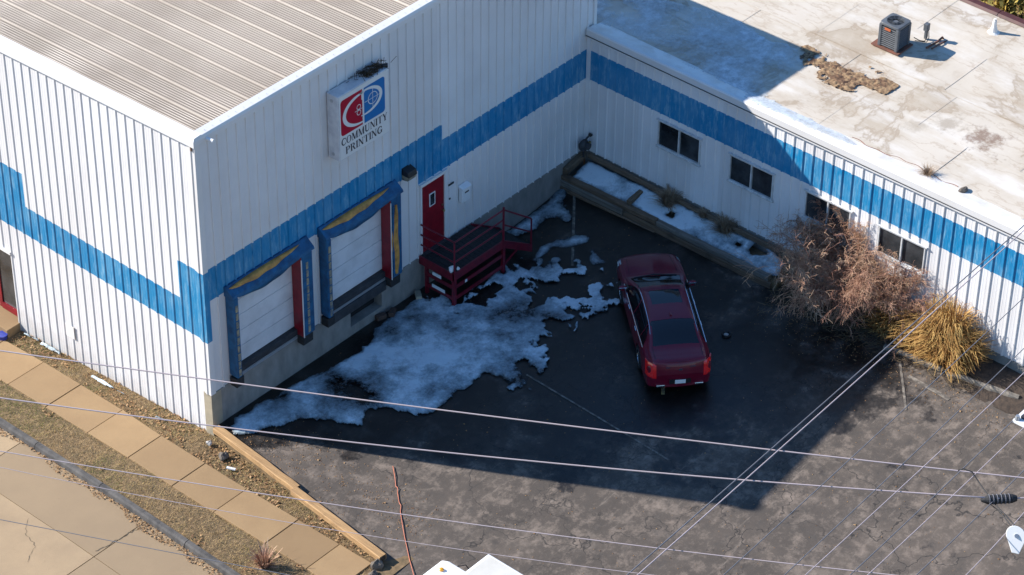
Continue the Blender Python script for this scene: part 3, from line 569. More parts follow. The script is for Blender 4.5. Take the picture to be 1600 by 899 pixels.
# ------------------------------------------------------------------ loading docks
def dock(x0, label, torn_side):
    t = thing('dock_door', label, 'dock door', (x0, 0, 0)); ow = 2.06
    # sectional door
    zz = [1.36, 1.83, 2.30, 2.78, 3.26, 3.75]
    for a, c_ in zip(zz[:-1], zz[1:]): MB().box(.12, .28+ow, .07, .11, a+.006, c_-.006).build('door_section', M['door_white'], t, bevel=.006)
    MB().box(.12, .28+ow, .10, .115, 1.36, 3.75).build('door_back', M['seam_dark'], t)
    MB().box(.36, .46, .03, .07, 2.55, 2.68).build('door_latch', M['black_plastic'], t)
    # left pad (side deep, narrow front), right pad with red inner side
    b = MB(); b.box(.0, .17, -.30, .0, 1.28, 3.70); lp = b.build('side_pad', M['seal_blue'], t, bevel=.03)
    b = MB(); rr = random.Random(int(x0*10))
    for k in range(9):
        z = 1.34+k*.245; b.box(.05, .125, -.312, -.29, z, z+.2)
    b.build('guide_stripe', M['guide_stripe'], lp)
    rp = MB().box(.27+ow, .64+ow, -.30, .0, 1.22, 3.72).build('side_pad', M['seal_blue'], t, bevel=.03)
    MB().box(.25+ow, .268+ow, -.28, .05, 1.2, 3.68).build('side_pad_lining', M['red_paint'], rp); MB().box(.245+ow, .262+ow, -.305, -.28, 1.2, 3.6).build('edge_strip', M['trim_white'], rp)
    b = MB()
    for k in range(9):
        z = 1.3+k*.245; b.box(.40+ow, .47+ow, -.312, -.29, z, z+.2)
    b.build('guide_stripe', M['guide_stripe'], rp)
    if torn_side:
        n = 14; b = MB()
        for k in range(n+1):
            s = k/n; z = 1.35+s*2.15; wv = .03+.12*math.sin(PI*min(1, s*1.05))**.8*(.6+.4*(1-s)); cx = .40+ow+.03*math.sin(s*9)
            b.v += [(cx-wv, -.304, z), (cx-wv*.4, -.345, z), (cx+wv*.5, -.345, z), (cx+wv, -.304, z)]
        b.f = [(i*4+j, i*4+j+1, i*4+j+5, i*4+j+4) for i in range(n) for j in range(3)]; b.m = [0]*len(b.f); b.build('torn_foam', M['foam_yellow'], rp)
        b = MB(); b.box(.28+ow, .33+ow, -.33, -.305, 1.3, 3.5); b.build('torn_cover_edge', M['seal_blue'], rp)
    # head pad: wedge with sagging lip
    n = 24; b = MB(); xe = .70+ow; sec = lambda s: [(0, 3.98), (-.06, 3.99), (-.30, 3.80-.02*math.sin(PI*s)), (-.32, 3.74-.05*math.sin(PI*s)**1.5), (-.26, 3.70-.05*math.sin(PI*s)**1.5), (0, 3.70)]
    for k in range(n+1):
        s = k/n; b.v += [(-.02+s*(xe+.02), p[0], p[1]) for p in sec(s)]
    b.f = [(i*6+j, (i+1)*6+j, (i+1)*6+(j+1) % 6, i*6+(j+1) % 6) for i in range(n) for j in range(6)]+[tuple(range(6)), tuple(n*6+j for j in range(6))[::-1]]; b.m = [0]*len(b.f)
    hp = b.build('head_pad', M['seal_blue'], t)
    # torn yellow foam lens on the sloped face
    b = MB(); n = 30
    for k in range(n+1):
        s = k/n; a = math.sin(PI*s)**.7; x = .03+s*(xe-.35); w0 = .12+.03*math.sin(s*17); a *= (1-.45*s); d0 = .25-.20*a; d1 = .25+.60*a*(1+.10*math.sin(s*23))
        def pt(q, lift): q = min(q, .98); return (x, -.06-.24*q-lift*.6, 3.985-.185*q-.0+lift)
        b.v += [pt(d0, .01), pt((d0*2+d1)/3, .05*a+.012), pt((d0+2*d1)/3, .05*a+.012), pt(d1, .01)]
    b.f = [(i*4+j, (i+1)*4+j, (i+1)*4+j+1, i*4+j+1) for i in range(n) for j in range(3)]; b.m = [0]*len(b.f); b.build('torn_foam', M['foam_yellow'], hp, smooth=True)
    # hanging torn cover under the lip
    b = MB(); n = 24
    for k in range(n+1):
        s = k/n; x = .2+s*(ow); sg = .13*math.sin(PI*s)**1.3*(1-.35*s)+.03
        b.v += [(x, -.30, 3.72-.05*math.sin(PI*s)), (x, -.29-.01*math.sin(s*20), 3.71-.05*math.sin(PI*s)-sg), (x, -.27, 3.71-.05*math.sin(PI*s)-sg), (x, -.275, 3.71)]
    b.f = [(i*4+j, (i+1)*4+j, (i+1)*4+(j+1) % 4, i*4+(j+1) % 4) for i in range(n) for j in range(4)]; b.m = [0]*len(b.f); b.build('hanging_cover', M['seal_blue'], hp, smooth=True)
    # sill and bumpers
    MB().box(.2, .25+ow, -.06, .10, 1.18, 1.35).build('sill', M['steel_dark'], t, bevel=.006); MB().box(.2, .25+ow, -.05, .02, 1.06, 1.16).build('sill_angle', M['galv'], t)
    MB().box(-.02, .24, -.27, -.03, .98, 1.25).build('bumper', M['rubber'], t, bevel=.02); MB().box(.25+ow, .6+ow, -.26, -.03, .92, 1.19).build('bumper', M['rubber'], t, bevel=.02)
    return t
dock(.63, 'left loading dock door nearest the corner, blue seals with a torn yellow head pad', False)
t = dock(3.83, 'right loading dock door with torn yellow foam on its side pad, beside the red door', True)
MB().box(4.86-3.83, 6.02-3.83, .04, .12, .82, 1.16).build('leveller_plate', M['steel_dark'], t)
MB().box(.32, 2.3, -.10, -.03, .80, 1.08).build('leveller_lip', M['steel_dark'], t, bevel=.01)
# brick debris by the dock
for (x, y, rz, lab, c_) in ((6.18, -.24, .5, 'dark broken brick at the foot of the right dock', 'brick_dark'), (5.85, -.14, -.2, 'brown brick lying against the concrete below the right dock', 'brick_dark'), (7.15, -.26, .9, 'small concrete block in the snow beside the red stairs', 'concrete_corner')):
    b = MB(); b.box(-.14, .14, -.075, .075, 0, .13)
    if c_ == 'concrete_corner': b.box(-.09, -.02, -.076, .076, .131, .135)
    o = b.build('brick' if c_ == 'brick_dark' else 'concrete_block', M[c_], bevel=.012); o.location = (x, y, ZL(x, y)+.03); o.rotation_euler = (0, .05, rz); tag(o, lab, 'brick' if c_ == 'brick_dark' else 'block')

# ------------------------------------------------------------------ sign
sg = thing('wall_sign', 'white box sign with red and blue logo reading COMMUNITY PRINTING', 'sign', (4.27, 0, 5.88))
SW, SH, SD = 1.78, 1.87, .40
MB().box(0, SW, -SD, -.03, 0, SH).build('cabinet', M['sign_side'], sg, bevel=.02)
fy = -SD-.004
def flat(name, polys, m, off, parent=sg):
    b = MB()
    for p in polys: b.add([(q[0], fy-off, q[1]) for q in p], [tuple(range(len(p)))])
    # make all faces look towards -y
    b.f = [f if (lambda P: sum((P[i][0]*P[(i+1) % len(P)][2]-P[(i+1) % len(P)][0]*P[i][2]) for i in range(len(P))))([b.v[i] for i in f]) > 0 else f[::-1] for f in b.f]
    return b.build(name, m, parent)
def rrect(x0, x1, z0, z1, r, corners=(1,1,1,1), n=6):
    out = []
    for (cx, cz, a0, on) in ((x0+r, z0+r, PI, corners[0]), (x1-r, z0+r, 1.5*PI, corners[1]), (x1-r, z1-r, 0, corners[2]), (x0+r, z1-r, .5*PI, corners[3])):
        if on: out += [(cx+r*math.cos(a0+.5*PI*k/n), cz+r*math.sin(a0+.5*PI*k/n)) for k in range(n+1)]
        else: out.append((cx+(r if math.cos(a0+.25*PI) > 0 else -r), cz+(r if math.sin(a0+.25*PI) > 0 else -r)))
    return out
def arc(cx, cz, rx, rz, a0, a1, wf, n=28):
    q = []
    for k in range(n):
        t0 = a0+(a1-a0)*k/n; t1 = a0+(a1-a0)*(k+1)/n; w0 = wf(k/n); w1 = wf((k+1)/n)
        q.append([(cx+(rx-w0)*math.cos(t0), cz+(rz-w0)*math.sin(t0)), (cx+rx*math.cos(t0), cz+rz*math.sin(t0)), (cx+rx*math.cos(t1), cz+rz*math.sin(t1)), (cx+(rx-w1)*math.cos(t1), cz+(rz-w1)*math.sin(t1))])
    return q
flat('face', [rrect(.03, SW-.03, .03, SH-.03, .03)], M['sign_white'], .001)
flat('logo_panel', [rrect(.08, .83, .70, 1.72, .09, (1,0,0,1))], M['sign_red'], .004)
flat('logo_panel', [rrect(.89, 1.62, .70, 1.72, .09, (0,1,1,0))], M['sign_blue'], .004)
D = math.radians
flat('logo_letter', arc(.74, 1.20, .60, .44, D(72), D(283), lambda s: .03+.085*math.sin(PI*s)**.8)+[[(.80, 1.42), (.83, 1.42), (.83, 1.64), (.80, 1.62)]], M['sign_white'], .007)
flat('logo_letter', arc(.98, 1.30, .55, .37, D(118), D(-112), lambda s: .025+.075*math.sin(PI*s)**.8), M['sign_white'], .007)
ln = lambda x0, z0, x1, z1, w_: [[(x0-w_*(z1 > z0), z0-w_*(x1 > x0)), (x1+w_*(z1 > z0), z0-w_*(x1 > x0)) if x1 > x0 else (x0+w_, z0), (x1+w_*(z1 > z0), z1+w_*(x1 > x0)), (x0-w_*(z1 > z0), z1+w_*(x1 > x0))]]
flat('crosshair', arc(1.19, 1.30, .17, .17, 0, 2*PI, lambda s: .02)+[[(.90, 1.29), (1.46, 1.29), (1.46, 1.305), (.90, 1.305)], [(1.182, 1.02), (1.197, 1.02), (1.197, 1.58), (1.182, 1.58)]], M['sign_white'], .010)
flat('registration_mark', arc(.70, 1.27, .075, .075, 0, 2*PI, lambda s: .018, 16)+arc(.70, 1.11, .075, .075, 0, 2*PI, lambda s: .018, 16)+[[(.56, 1.18), (.86, 1.18), (.86, 1.195), (.56, 1.195)]], M['sign_white'], .010)
# serif lettering
def glyph(ch):
    T, t, s = .20, .07, .05; R = lambda x0, x1, z0, z1: [(x0, z0), (x1, z0), (x1, z1), (x0, z1)]
    ser = lambda x, z, w_=.30: R(x-w_/2, x+w_/2, z, z+s)
    stem = lambda x, w_=T: [R(x-w_/2, x+w_/2, 0, 1), ser(x, 0, w_+.16), ser(x, 1-s, w_+.16)]
    dg = lambda x0, z0, x1, z1, w_: [(x0-w_/2, z0), (x0+w_/2, z0), (x1+w_/2, z1), (x1-w_/2, z1)]
    th = lambda s_: t+(T-t)*abs(math.sin(2*PI*s_)) 
    if ch == 'C': return .86, arc(.46, .5, .42, .51, D(40), D(320), lambda q: t+(T-t)*math.sin(PI*q)**1.2, 20)+[R(.72, .79, .66, .95), R(.72, .79, .1, .3)]
    if ch == 'G': return .95, arc(.46, .5, .42, .51, D(40), D(320), lambda q: t+(T-t)*math.sin(PI*q)**1.2, 20)+[R(.72, .79, .66, .95), R(.64, .82, .06, .42), R(.56, .92, .40, .46)]
    if ch == 'O': return .94, arc(.46, .5, .43, .51, D(90), D(450), lambda q: t+(T-t)*math.sin(2*PI*q)**2, 28)
    if ch == 'I': return .40, stem(.2)
    if ch == 'M': return 1.12, [R(.12, .19, 0, 1), ser(.155, 0, .26), dg(.20, 1, .54, 0, .19)[::1], dg(.88, 1, .54, 0, .08), R(.80, 1.0, 0, 1), ser(.90, 0, .34), R(.02, .26, 1-s, 1), R(.8, 1.08, 1-s, 1)]
    if ch == 'N': return .94, [R(.13, .20, 0, 1), ser(.165, 0, .26), dg(.18, 1, .76, 0, .2), R(.72, .79, 0, 1), ser(.76, 1-s, .26), R(.02, .26, 1-s, 1)]
    if ch == 'U': return .92, [R(.10, .30, .3, 1), ser(.2, 1-s, .34), R(.70, .77, .3, 1), ser(.735, 1-s, .26)]+arc(.435, .32, .335, .33, D(180), D(360), lambda q: T-(T-t)*q, 14)
    if ch == 'T': return .84, stem(.42)+[R(.04, .80, 1-s, 1), R(.04, .10, .72, 1), R(.74, .80, .72, 1)]
    if ch == 'Y': return .90, [R(.35, .55, 0, .5), ser(.45, 0, .36), dg(.45, .42, .16, 1, .2), dg(.47, .46, .74, 1, .08), ser(.16, 1-s, .32), ser(.74, 1-s, .24)]
    if ch == 'P': return .78, stem(.2)+[R(.2, .46, 1-s, 1), R(.2, .46, .46, .46+s)]+arc(.44, .73, .30, .27, D(90), D(-90), lambda q: t+(T-t)*math.sin(PI*q), 14)
    if ch == 'R': return .90, stem(.2)+[R(.2, .46, 1-s, 1), R(.2, .46, .48, .48+s)]+arc(.44, .74, .29, .26, D(90), D(-90), lambda q: t+(T-t)*math.sin(PI*q), 14)+[dg(.48, .5, .74, 0, .2), R(.64, .88, 0, s)]
def word(txt, x0, x1, z0, h):
    gl = [glyph(c_) for c_ in txt]; tot = sum(g[0] for g in gl); k = (x1-x0)/tot; x = x0
    for g in gl:
        flat('letter', [[(x+p[0]*k, z0+p[1]*h) for p in q] for q in g[1]], M['sign_ink'], .004); x += g[0]*k
word('COMMUNITY', .07, 1.70, .42, .21); word('PRINTING', .21, 1.52, .13, .21)
for z in (.16, 1.70): MB().cyl((-.012, -.20, z), (.005, -.20, z), .045, 14).build('bolt', M['galv'], sg)
b = MB(); rr = random.Random(4)
for k in range(160):
    p = Vector((rr.gauss(1.32, .22), rr.uniform(-.34, -.08), SH+rr.uniform(0, .09))); d = Vector((rr.uniform(-1, 1), rr.uniform(-1, 1), rr.uniform(-.3, .3))).normalized()*rr.uniform(.05, .14); b.tube([p-d, p+d], .007, 3, caps=False)
o = b.build('bird_nest', M['nest']); o.location = (4.27, 0, 5.88); tag(o, 'messy bird nest on top of the sign', 'nest')
MB().tube([(1.62, -.2, SH-.02), (1.70, -.30, SH+.06), (1.78, -.36, SH+.05)], [.035, .045, .06], 10).build('sign_lamp', M['black_plastic'], sg)

# ------------------------------------------------------------------ red door, lamp, mailbox
rd = thing('entry_door', 'red steel door with small window above the red stairs', 'door', (7.53, 0, 1.10))
MB().box(.05, .89, -.02, .03, .02, 2.10).build('leaf', M['red_paint'], rd, bevel=.004)
for (x0, x1, z0, z1) in ((-.01, .045, 0, 2.17), (.895, .95, 0, 2.17), (.045, .895, 2.105, 2.17)): MB().box(x0, x1, -.045, .04, z0, z1).build('frame', M['trim_white'], rd)
MB().box(-.05, .99, -.07, -.0, 2.18, 2.22).build('drip_cap', M['trim_white'], rd)
MB().box(.33, .55, -.032, -.02, 1.34, 1.74).build('window_frame', M['trim_white'], rd); MB().box(.36, .52, -.036, -.03, 1.37, 1.71).build('pane', M['glass_dark'], rd)
b = MB(); b.cyl((.82, -.02, 1.0), (.82, -.08, 1.0), .02, 10); b.tube([(.82, -.07, 1.0), (.82, -.10, 1.0), (.82, -.115, 1.0)], [.03, .035, .02], 10); b.cyl((.82, -.02, 1.16), (.82, -.04, 1.16), .025, 10); b.build('knob', M['brass'], rd)
MB().box(0, .94, -.12, .0, -.03, .02).build('threshold', M['steel_dark'], rd)
wl = thing('wall_lamp', 'black wall pack lamp between the dock and the red door', 'lamp', (7.02, 0, 3.86))
b = MB(); b.prism([(0, .30), (-.22, .24), (-.26, .10), (0, .10)], (-.16, 0, 0), (0,1,0), (0,0,1), (.32, 0, 0)); b.build('housing', M['black_plastic'], wl, bevel=.015); b = MB(); b.prism([(0, .095), (-.25, .095), (-.20, -.02), (0, -.06)], (-.14, 0, 0), (0,1,0), (0,0,1), (.28, 0, 0)); b.build('lens', M['guide_stripe'], wl)
mb_ = thing('mailbox', 'white wall mailbox with dark slot to the right of the red door', 'mailbox', (8.98, 0, 2.02))
MB().box(0, .32, -.16, -.035, 0, .42).build('box', M['white_plastic'], mb_, bevel=.015); b = MB(); b.prism([(-.03, .42), (-.19, .40), (-.19, .44), (-.03, .50)], (-.01, 0, 0), (0,1,0), (0,0,1), (.34, 0, 0)); b.build('lid', M['white_plastic'], mb_); MB().box(.10, .25, -.167, -.158, .27, .31).build('slot', M['black_plastic'], mb_)
for (x, z, w_, lab) in ((8.58, 2.72, .20, 'small dark plate on the wall beside the red door, upper'), (8.60, 2.28, .05, 'tiny dark bell button on the wall beside the red door')): tag(MB().box(x, x+w_, -.05, -.03, z, z+.05).build('wall_plate', M['steel_dark']), lab, 'wall plate')

# ------------------------------------------------------------------ red stairs
sr = thing('steel_stairs', 'red steel stair platform with railings and black deck below the red door', 'stairs', (0, 0, 0))
RSt = M['red_steel']; X0, X1, X2, Y1, ZD = 7.45, 9.40, 10.55, -1.22, 1.10
g1 = ZL(8, -1)
def part(name, f_, m=RSt, bev=0): b = MB(); f_(b); return b.build(name, m, sr, bevel=bev)
n = 13
for k in range(n):
    x = X0+.02+k*(X1-X0-.04)/n; MB().box(x, x+(X1-X0-.04)/n-.012, Y1+.03, -.07, ZD-.05, ZD-.005).build('deck_plank', M['deck_dark'], sr)
part('fascia', lambda b: b.box(X0, X1, Y1-.02, Y1+.02, ZD-.22, ZD+.02)); part('fascia', lambda b: b.box(X0-.02, X0+.02, Y1+.02, -.04, ZD-.22, ZD+.02))
part('stringer', lambda b: b.prism([(X1, ZD+.02), (X2, .36), (X2, .12), (X1, ZD-.22)], (0, Y1-.02, 0), (1,0,0), (0,0,1), (0, .04, 0)))
part('stringer', lambda b: b.prism([(X1, ZD+.02), (X2, .36), (X2, .12), (X1, ZD-.22)], (0, -.12, 0), (1,0,0), (0,0,1), (0, .04, 0)))
for k in range(4):
    x = X1+.02+k*.28; z = ZD-.18-k*.19; MB().box(x, x+.27, Y1+.02, -.12, z-.03, z).build('tread', M['deck_dark'], sr)
zr = ZD+1.02; R_ = .024
part('post', lambda b: b.box(X0+.0, X0+.09, Y1-.03, Y1+.06, g1-.03, ZD+.0)); part('rail_post', lambda b: b.tube([(X0+.04, Y1, ZD), (X0+.04, Y1, zr)], R_, 8))
part('post', lambda b: b.box(X1-.04, X1+.05, Y1-.03, Y1+.05, ZL(9.4, -1)-.03, ZD)); part('rail_post', lambda b: b.tube([(X1, Y1, ZD), (X1, Y1, zr+.06)], R_+.006, 8))
part('post', lambda b: b.box(X0, X0+.08, -.3, -.22, g1-.03, ZD-.1)); part('post', lambda b: b.box(X1-.04, X1+.04, -.2, -.12, g1-.03, ZD-.1))
part('rail_post', lambda b: b.tube([(X2-.03, Y1, .30), (X2-.03, Y1, 1.20)], R_, 8))
for h in (1.0, .68, .36):
    part('handrail' if h == 1.0 else 'mid_rail', lambda b: b.tube([(X0+.04, Y1, ZD+h), (X1, Y1, ZD+h)], R_*.95, 8)); part('handrail' if h == 1.0 else 'mid_rail', lambda b: b.tube([(X0+.04, Y1, ZD+h), (X0+.04, -.06, ZD+h)], R_*.95, 8))
part('handrail', lambda b: b.tube([(X1, Y1, zr-.02), (X2-.06, Y1, 1.24), (X2-.03, Y1, 1.18)], R_, 8)); part('mid_rail', lambda b: b.tube([(X1, Y1, zr-.5), (X2-.03, Y1, .78)], R_*.9, 8))
for z in (.20, .56):
    part('lower_bar', lambda b: b.box(X0+.09, X1-.04, Y1-.01, Y1+.02, z+g1, z+g1+.11)); part('lower_bar', lambda b: b.box(X0+.01, X0+.04, Y1+.06, -.3, z+g1, z+g1+.11))
part('brace', lambda b: b.beam((X1+.03, Y1, .30), (X1+.75, Y1, .62), .03, .07))
for (y0, y1, z) in ((-.82, -.52, .76), (-.95, -.50, .36)): MB().box(X0-.032, X0-.024, y0, y1, z, z+.10).build('sticker', M['sticker'], sr)
MB().box(X0+.42, X0+.50, Y1-.035, Y1-.024, .62, .70).build('sticker', M['sticker'], sr)
b = MB(); b.blob((X0+.05, Y1+.10, ZD+.10), (.10, .07, .10), 3, 10); b.blob((X0+.16, Y1-.02, ZD+.12), (.05, .04, .05), 5, 8); o = b.build('paper_scrap', M['sticker']); tag(o, 'crumpled white paper caught at the corner of the stair railing', 'paper')

# gas regulator in the inner corner
gm = thing('gas_meter', 'small dark gas regulator with pipes in the inner wall corner', 'gas meter', (13.85, -.22, 1.0))
MB().blob((0, 0, .38), (.16, .13, .18), 2, 14, amp=.06).build('meter_body', M['steel_dark'], gm, smooth=True)
b = MB(); b.tube([(.0, 0, .0), (.0, 0, .3)], .03, 8); b.tube([(.02, 0, .45), (.10, -.02, .58), (.20, -.03, .62)], .028, 8); b.build('pipe', M['steel_dark'], gm)
MB().tube([(.20, -.03, .60), (.24, -.05, .66)], [.05, .06], 12).build('cap', M['rubber'], gm); b = MB(); b.cyl((0, -.12, .42), (0, -.19, .42), .10, 16); b.build('diaphragm', M['steel_dark'], gm); MB().box(.04, .12, -.16, -.10, .46, .52).build('dial', M['brass'], gm)

# ------------------------------------------------------------------ low building
lb = thing('office_building', 'low white steel building with blue stripe and flat pale roof', 'building', (0,0,0))
WIN = [(-2.53-1.41, -2.53), (-4.92-1.41, -4.92), (-7.36-1.41, -7.36), (-9.64-1.41, -9.64)]
ops = [(-y1, -y0, 2.33, 3.15) for (y0, y1) in WIN]
u = 0.0; ph = .13
while u < 24:
    u1 = u+3*RP
    panel('wall_panel', u, u1, 1.04, 4.70, lambda u, d, z: (L-d, -u, z), (3.335, 4.258), ops, lambda u, z: int(3.335 < z < 4.258), WM, lb, ph=ph, rib=(.034, .015, .028)); u = u1
MB().box(L+.0, L+.3, -24, -.05, -.5, 1.05).build('foundation_wall', M['concrete_wall'], lb)
MB().box(L-.05, L-.03, -.16, -.03, 1.04, 4.7).build('corner_trim', M['white_steel'], lb)
MB().box(L+.5, L+.55, -24, -.05, 1, 4.6).build('inner_wall', M['pit_black'], lb)
for i, (y0, y1) in enumerate(WIN):
    wn_ = MB()
    for (a0, a1, z0, z1) in ((y0, y1, 2.33, 2.365), (y0, y1, 3.115, 3.15), (y0, y0+.032, 2.365, 3.115), (y1-.032, y1, 2.365, 3.115), ((y0+y1)/2-.02, (y0+y1)/2+.02, 2.365, 3.115)): wn_.box(L-.055, L+.03, a0, a1, z0, z1)
    wo = wn_.build('window', M['window_frame'], lb)
    for s in (0, 1):
        a0 = y0+.032 if s == 0 else (y0+y1)/2+.02; a1 = (y0+y1)/2-.02 if s == 0 else y1-.032
        MB().box(L-.0-.008*s, L+.012-.008*s, a0, a1, 2.365, 3.115).build('pane', M['glass_dark'], wo)
    MB().box(L-.08, L-.02, y0-.04, y1+.04, 2.29, 2.33).build('sill', M['window_frame'], wo); MB().box(L-.08, L-.02, y0-.05, y1+.05, 3.152, 3.18).build('head_flashing', M['window_frame'], wo)
# parapet trim, cant strip, roof sheets
ZR = 4.86
b = MB(); b.prism([(-.09, 4.66), (-.10, 4.92), (-.07, 4.955), (.02, 4.96), (.02, 4.66)], (L, -24, 0), (1,0,0), (0,0,1), (0, 23.97, 0)); b.build('gravel_stop', M['trim_white'], lb)
b = MB(); b.prism([(-.105, 4.72), (-.112, 4.735), (-.105, 4.75)], (L, -24, 0), (1,0,0), (0,0,1), (0, 23.97, 0)); b.build('drip_edge', M['steel_dark'], lb)
ny = 120; vv = []
for k in range(ny+1):
    y = -24+23.95*k/ny; wv = .50+.10*float(fbm(np.array([y*.8]), np.array([0.]), 4)[0])
    vv += [(L+.02, y, 4.95), (L+.14, y, 4.955), (L+wv*.7, y, ZR+.035), (L+wv, y, ZR+.012)]
npmesh('cant_strip', vv, [(k*4+j, k*4+j+1, k*4+j+5, k*4+j+4) for k in range(ny) for j in range(3)], M['cant_white'], lb, smooth=True)
MB().box(L+.2, 22.1, -24, -.0, 4.3, ZR-.03).build('roof_deck', M['membrane'], lb); MB().box(14.46, 22.1, 0, 14, 4.3, ZR-.03).build('roof_deck', M['membrane'], lb)
xs_ = [14.30, 16.25, 18.05, 20.0, 22.0]; rr = random.Random(9)
for i in range(4):
    y = 13.8 if i > 0 else -.02
    off = rr.uniform(0, 2)
    while y > -24:
        ln_ = rr.uniform(2.6, 4.2); y1 = max(y-ln_, -24); zb = ZR-.004*(i % 2)+rr.uniform(-.003, .003)
        nx_, ny_ = 8, 12; x0s, x1s = xs_[i]-.06, xs_[i+1]+.02
        if y > .1: x0s = max(x0s, 14.46)
        v, f = grid(x0s, x1s, y1-.03, y, nx_, ny_, lambda X, Y: zb+.012*((i*7+int(-y1)) % 3)/2+fbm(X*1.1, Y*1.1, 12)*.035)
        rs_ = npmesh('roof_sheet', v, f, M['membrane'], lb, smooth=True)
        wz = lambda X, Y: zb+.012*((i*7+int(-y1)) % 3)/2+fbm(X*1.1, Y*1.1, 12)*.035+.009
        if y < 2:
            npmesh('seam', *grid(x0s, x1s, y1-.02, y1+.04, 8, 1, wz), M['membrane'], rs_); npmesh('seam', *grid(x0s, x0s+.07, y1, y, 1, 12, wz), M['membrane'], rs_)
        y = y1
# far edge: brown metal cap in lengths
for k in range(26):
    y = 13-k*1.22; b = MB(); b.prism([(-.16, 0), (-.10, .06), (.10, .06), (.18, -.05), (.18, -.35), (.16, -.35), (.16, -.06), (.09, .04), (-.09, .04)], (22.12, y-1.2, ZR+.02), (1,0,0), (0,0,1), (0, 1.2, 0)); b.build('edge_cap', M['brown_cap'], lb)
MB().box(22.0, 22.2, -24, 14, 1, ZR).build('far_wall', M['white_steel'], lb)
b = MB(); rr = random.Random(2)
b = MB()
pts = [(L+.56+.05*math.sin(y*3)+.03*math.sin(y*11), y) for y in np.linspace(-8.2, -11.4, 40)]
b.tube([(x, y, ZR+.012) for x, y in pts], .010, 5); b.build('caulk_line', M['rust_caulk'], lb)
# membrane tear: raised flaps and brown board
tr = MB(); rr = random.Random(6)
tear = [(17.35,-4.9),(17.15,-5.4),(17.3,-5.9),(17.05,-6.3),(17.25,-6.8),(17.45,-7.3),(17.35,-7.6),(16.95,-7.45),(16.75,-7.0),(16.35,-7.0),(16.25,-6.75),(16.5,-6.2),(16.75,-5.7),(16.85,-5.1)]
def region(name, poly, m, zoff, amp, res, seed, parent, noise=.25):
    P = np.array(poly); x0, y0 = P.min(0)-.2; x1, y1 = P.max(0)+.2; nx = int((x1-x0)/res); ny = int((y1-y0)/res); X, Y = np.meshgrid(np.linspace(x0, x1, nx), np.linspace(y0, y1, ny)); x = X.ravel(); y = Y.ravel()
    d = np.full(x.shape, 1e9); ins = np.zeros(x.shape, bool)
    for k in range(len(P)):
        a = P[k]; b = P[(k+1) % len(P)]; d = np.minimum(d, segd(x, y, a, b)); c = ((a[1] > y) != (b[1] > y)); ins ^= c & (x < (b[0]-a[0])*(y-a[1])/((b[1]-a[1]) or 1e-9)+a[0])
    d = np.where(ins, d, -d)+fbm(x*3, y*3, seed, 4)*noise
    z = zoff+amp*np.clip(np.abs(fbm(x*7, y*7, seed+5, 4))*2.5, 0, 1)*np.clip(d/.1, 0, 1); keep = (d > 0).reshape(ny, nx); cell = keep[:-1, :-1] & keep[1:, :-1] & keep[:-1, 1:] & keep[1:, 1:]
    i = np.arange(ny*nx).reshape(ny, nx); q = np.stack([i[:-1, :-1], i[:-1, 1:], i[1:, 1:], i[1:, :-1]], -1)[cell]; use = np.unique(q); mp = np.full(ny*nx, -1); mp[use] = np.arange(len(use))
    return npmesh(name, np.stack([x, y, z], -1)[use], mp[q], m, parent)
region('torn_membrane', tear, M['torn_roof'], ZR+.03, .045, .025, 3, lb, .6); region('torn_membrane', tear, M['torn_foam'], ZR+.032, .05, .025, 8, lb, 1.6)
snow('roof_snow', 'thin frozen snow lying on the flat roof in the shade of the warehouse', [(14.5,-.05),(14.6,2.6),(16.3,2.6),(16.7,.6),(16.9,-1.2),(17.0,-2.8),(17.0,-4.6),(16.5,-5.3),(15.3,-5.6),(14.5,-5.3)], lambda x, y: ZR+.02+fbm(x*1.1, y*1.1, 12)*.035, .035, .7, [([(15.2,.3),(15.7,.3),(15.6,-.3),(15.2,-.2)], .5)], .05, seed=31, edge=.9, thin=-.3, matn='frost')
snow('roof_snow', 'bright crust of snow along the sunny parapet strip', [(14.2,-5.1),(14.62,-5.0),(14.7,-6.3),(14.6,-7.8),(14.5,-8.6),(14.3,-8.5),(14.2,-7)], lambda x, y: np.interp(x, [14.1, 14.3, 14.5, 14.65], [4.955, 4.95, 4.90, 4.875]), .02, .25, res=.04, seed=33, edge=.2, thin=-1.2, matn='frost')
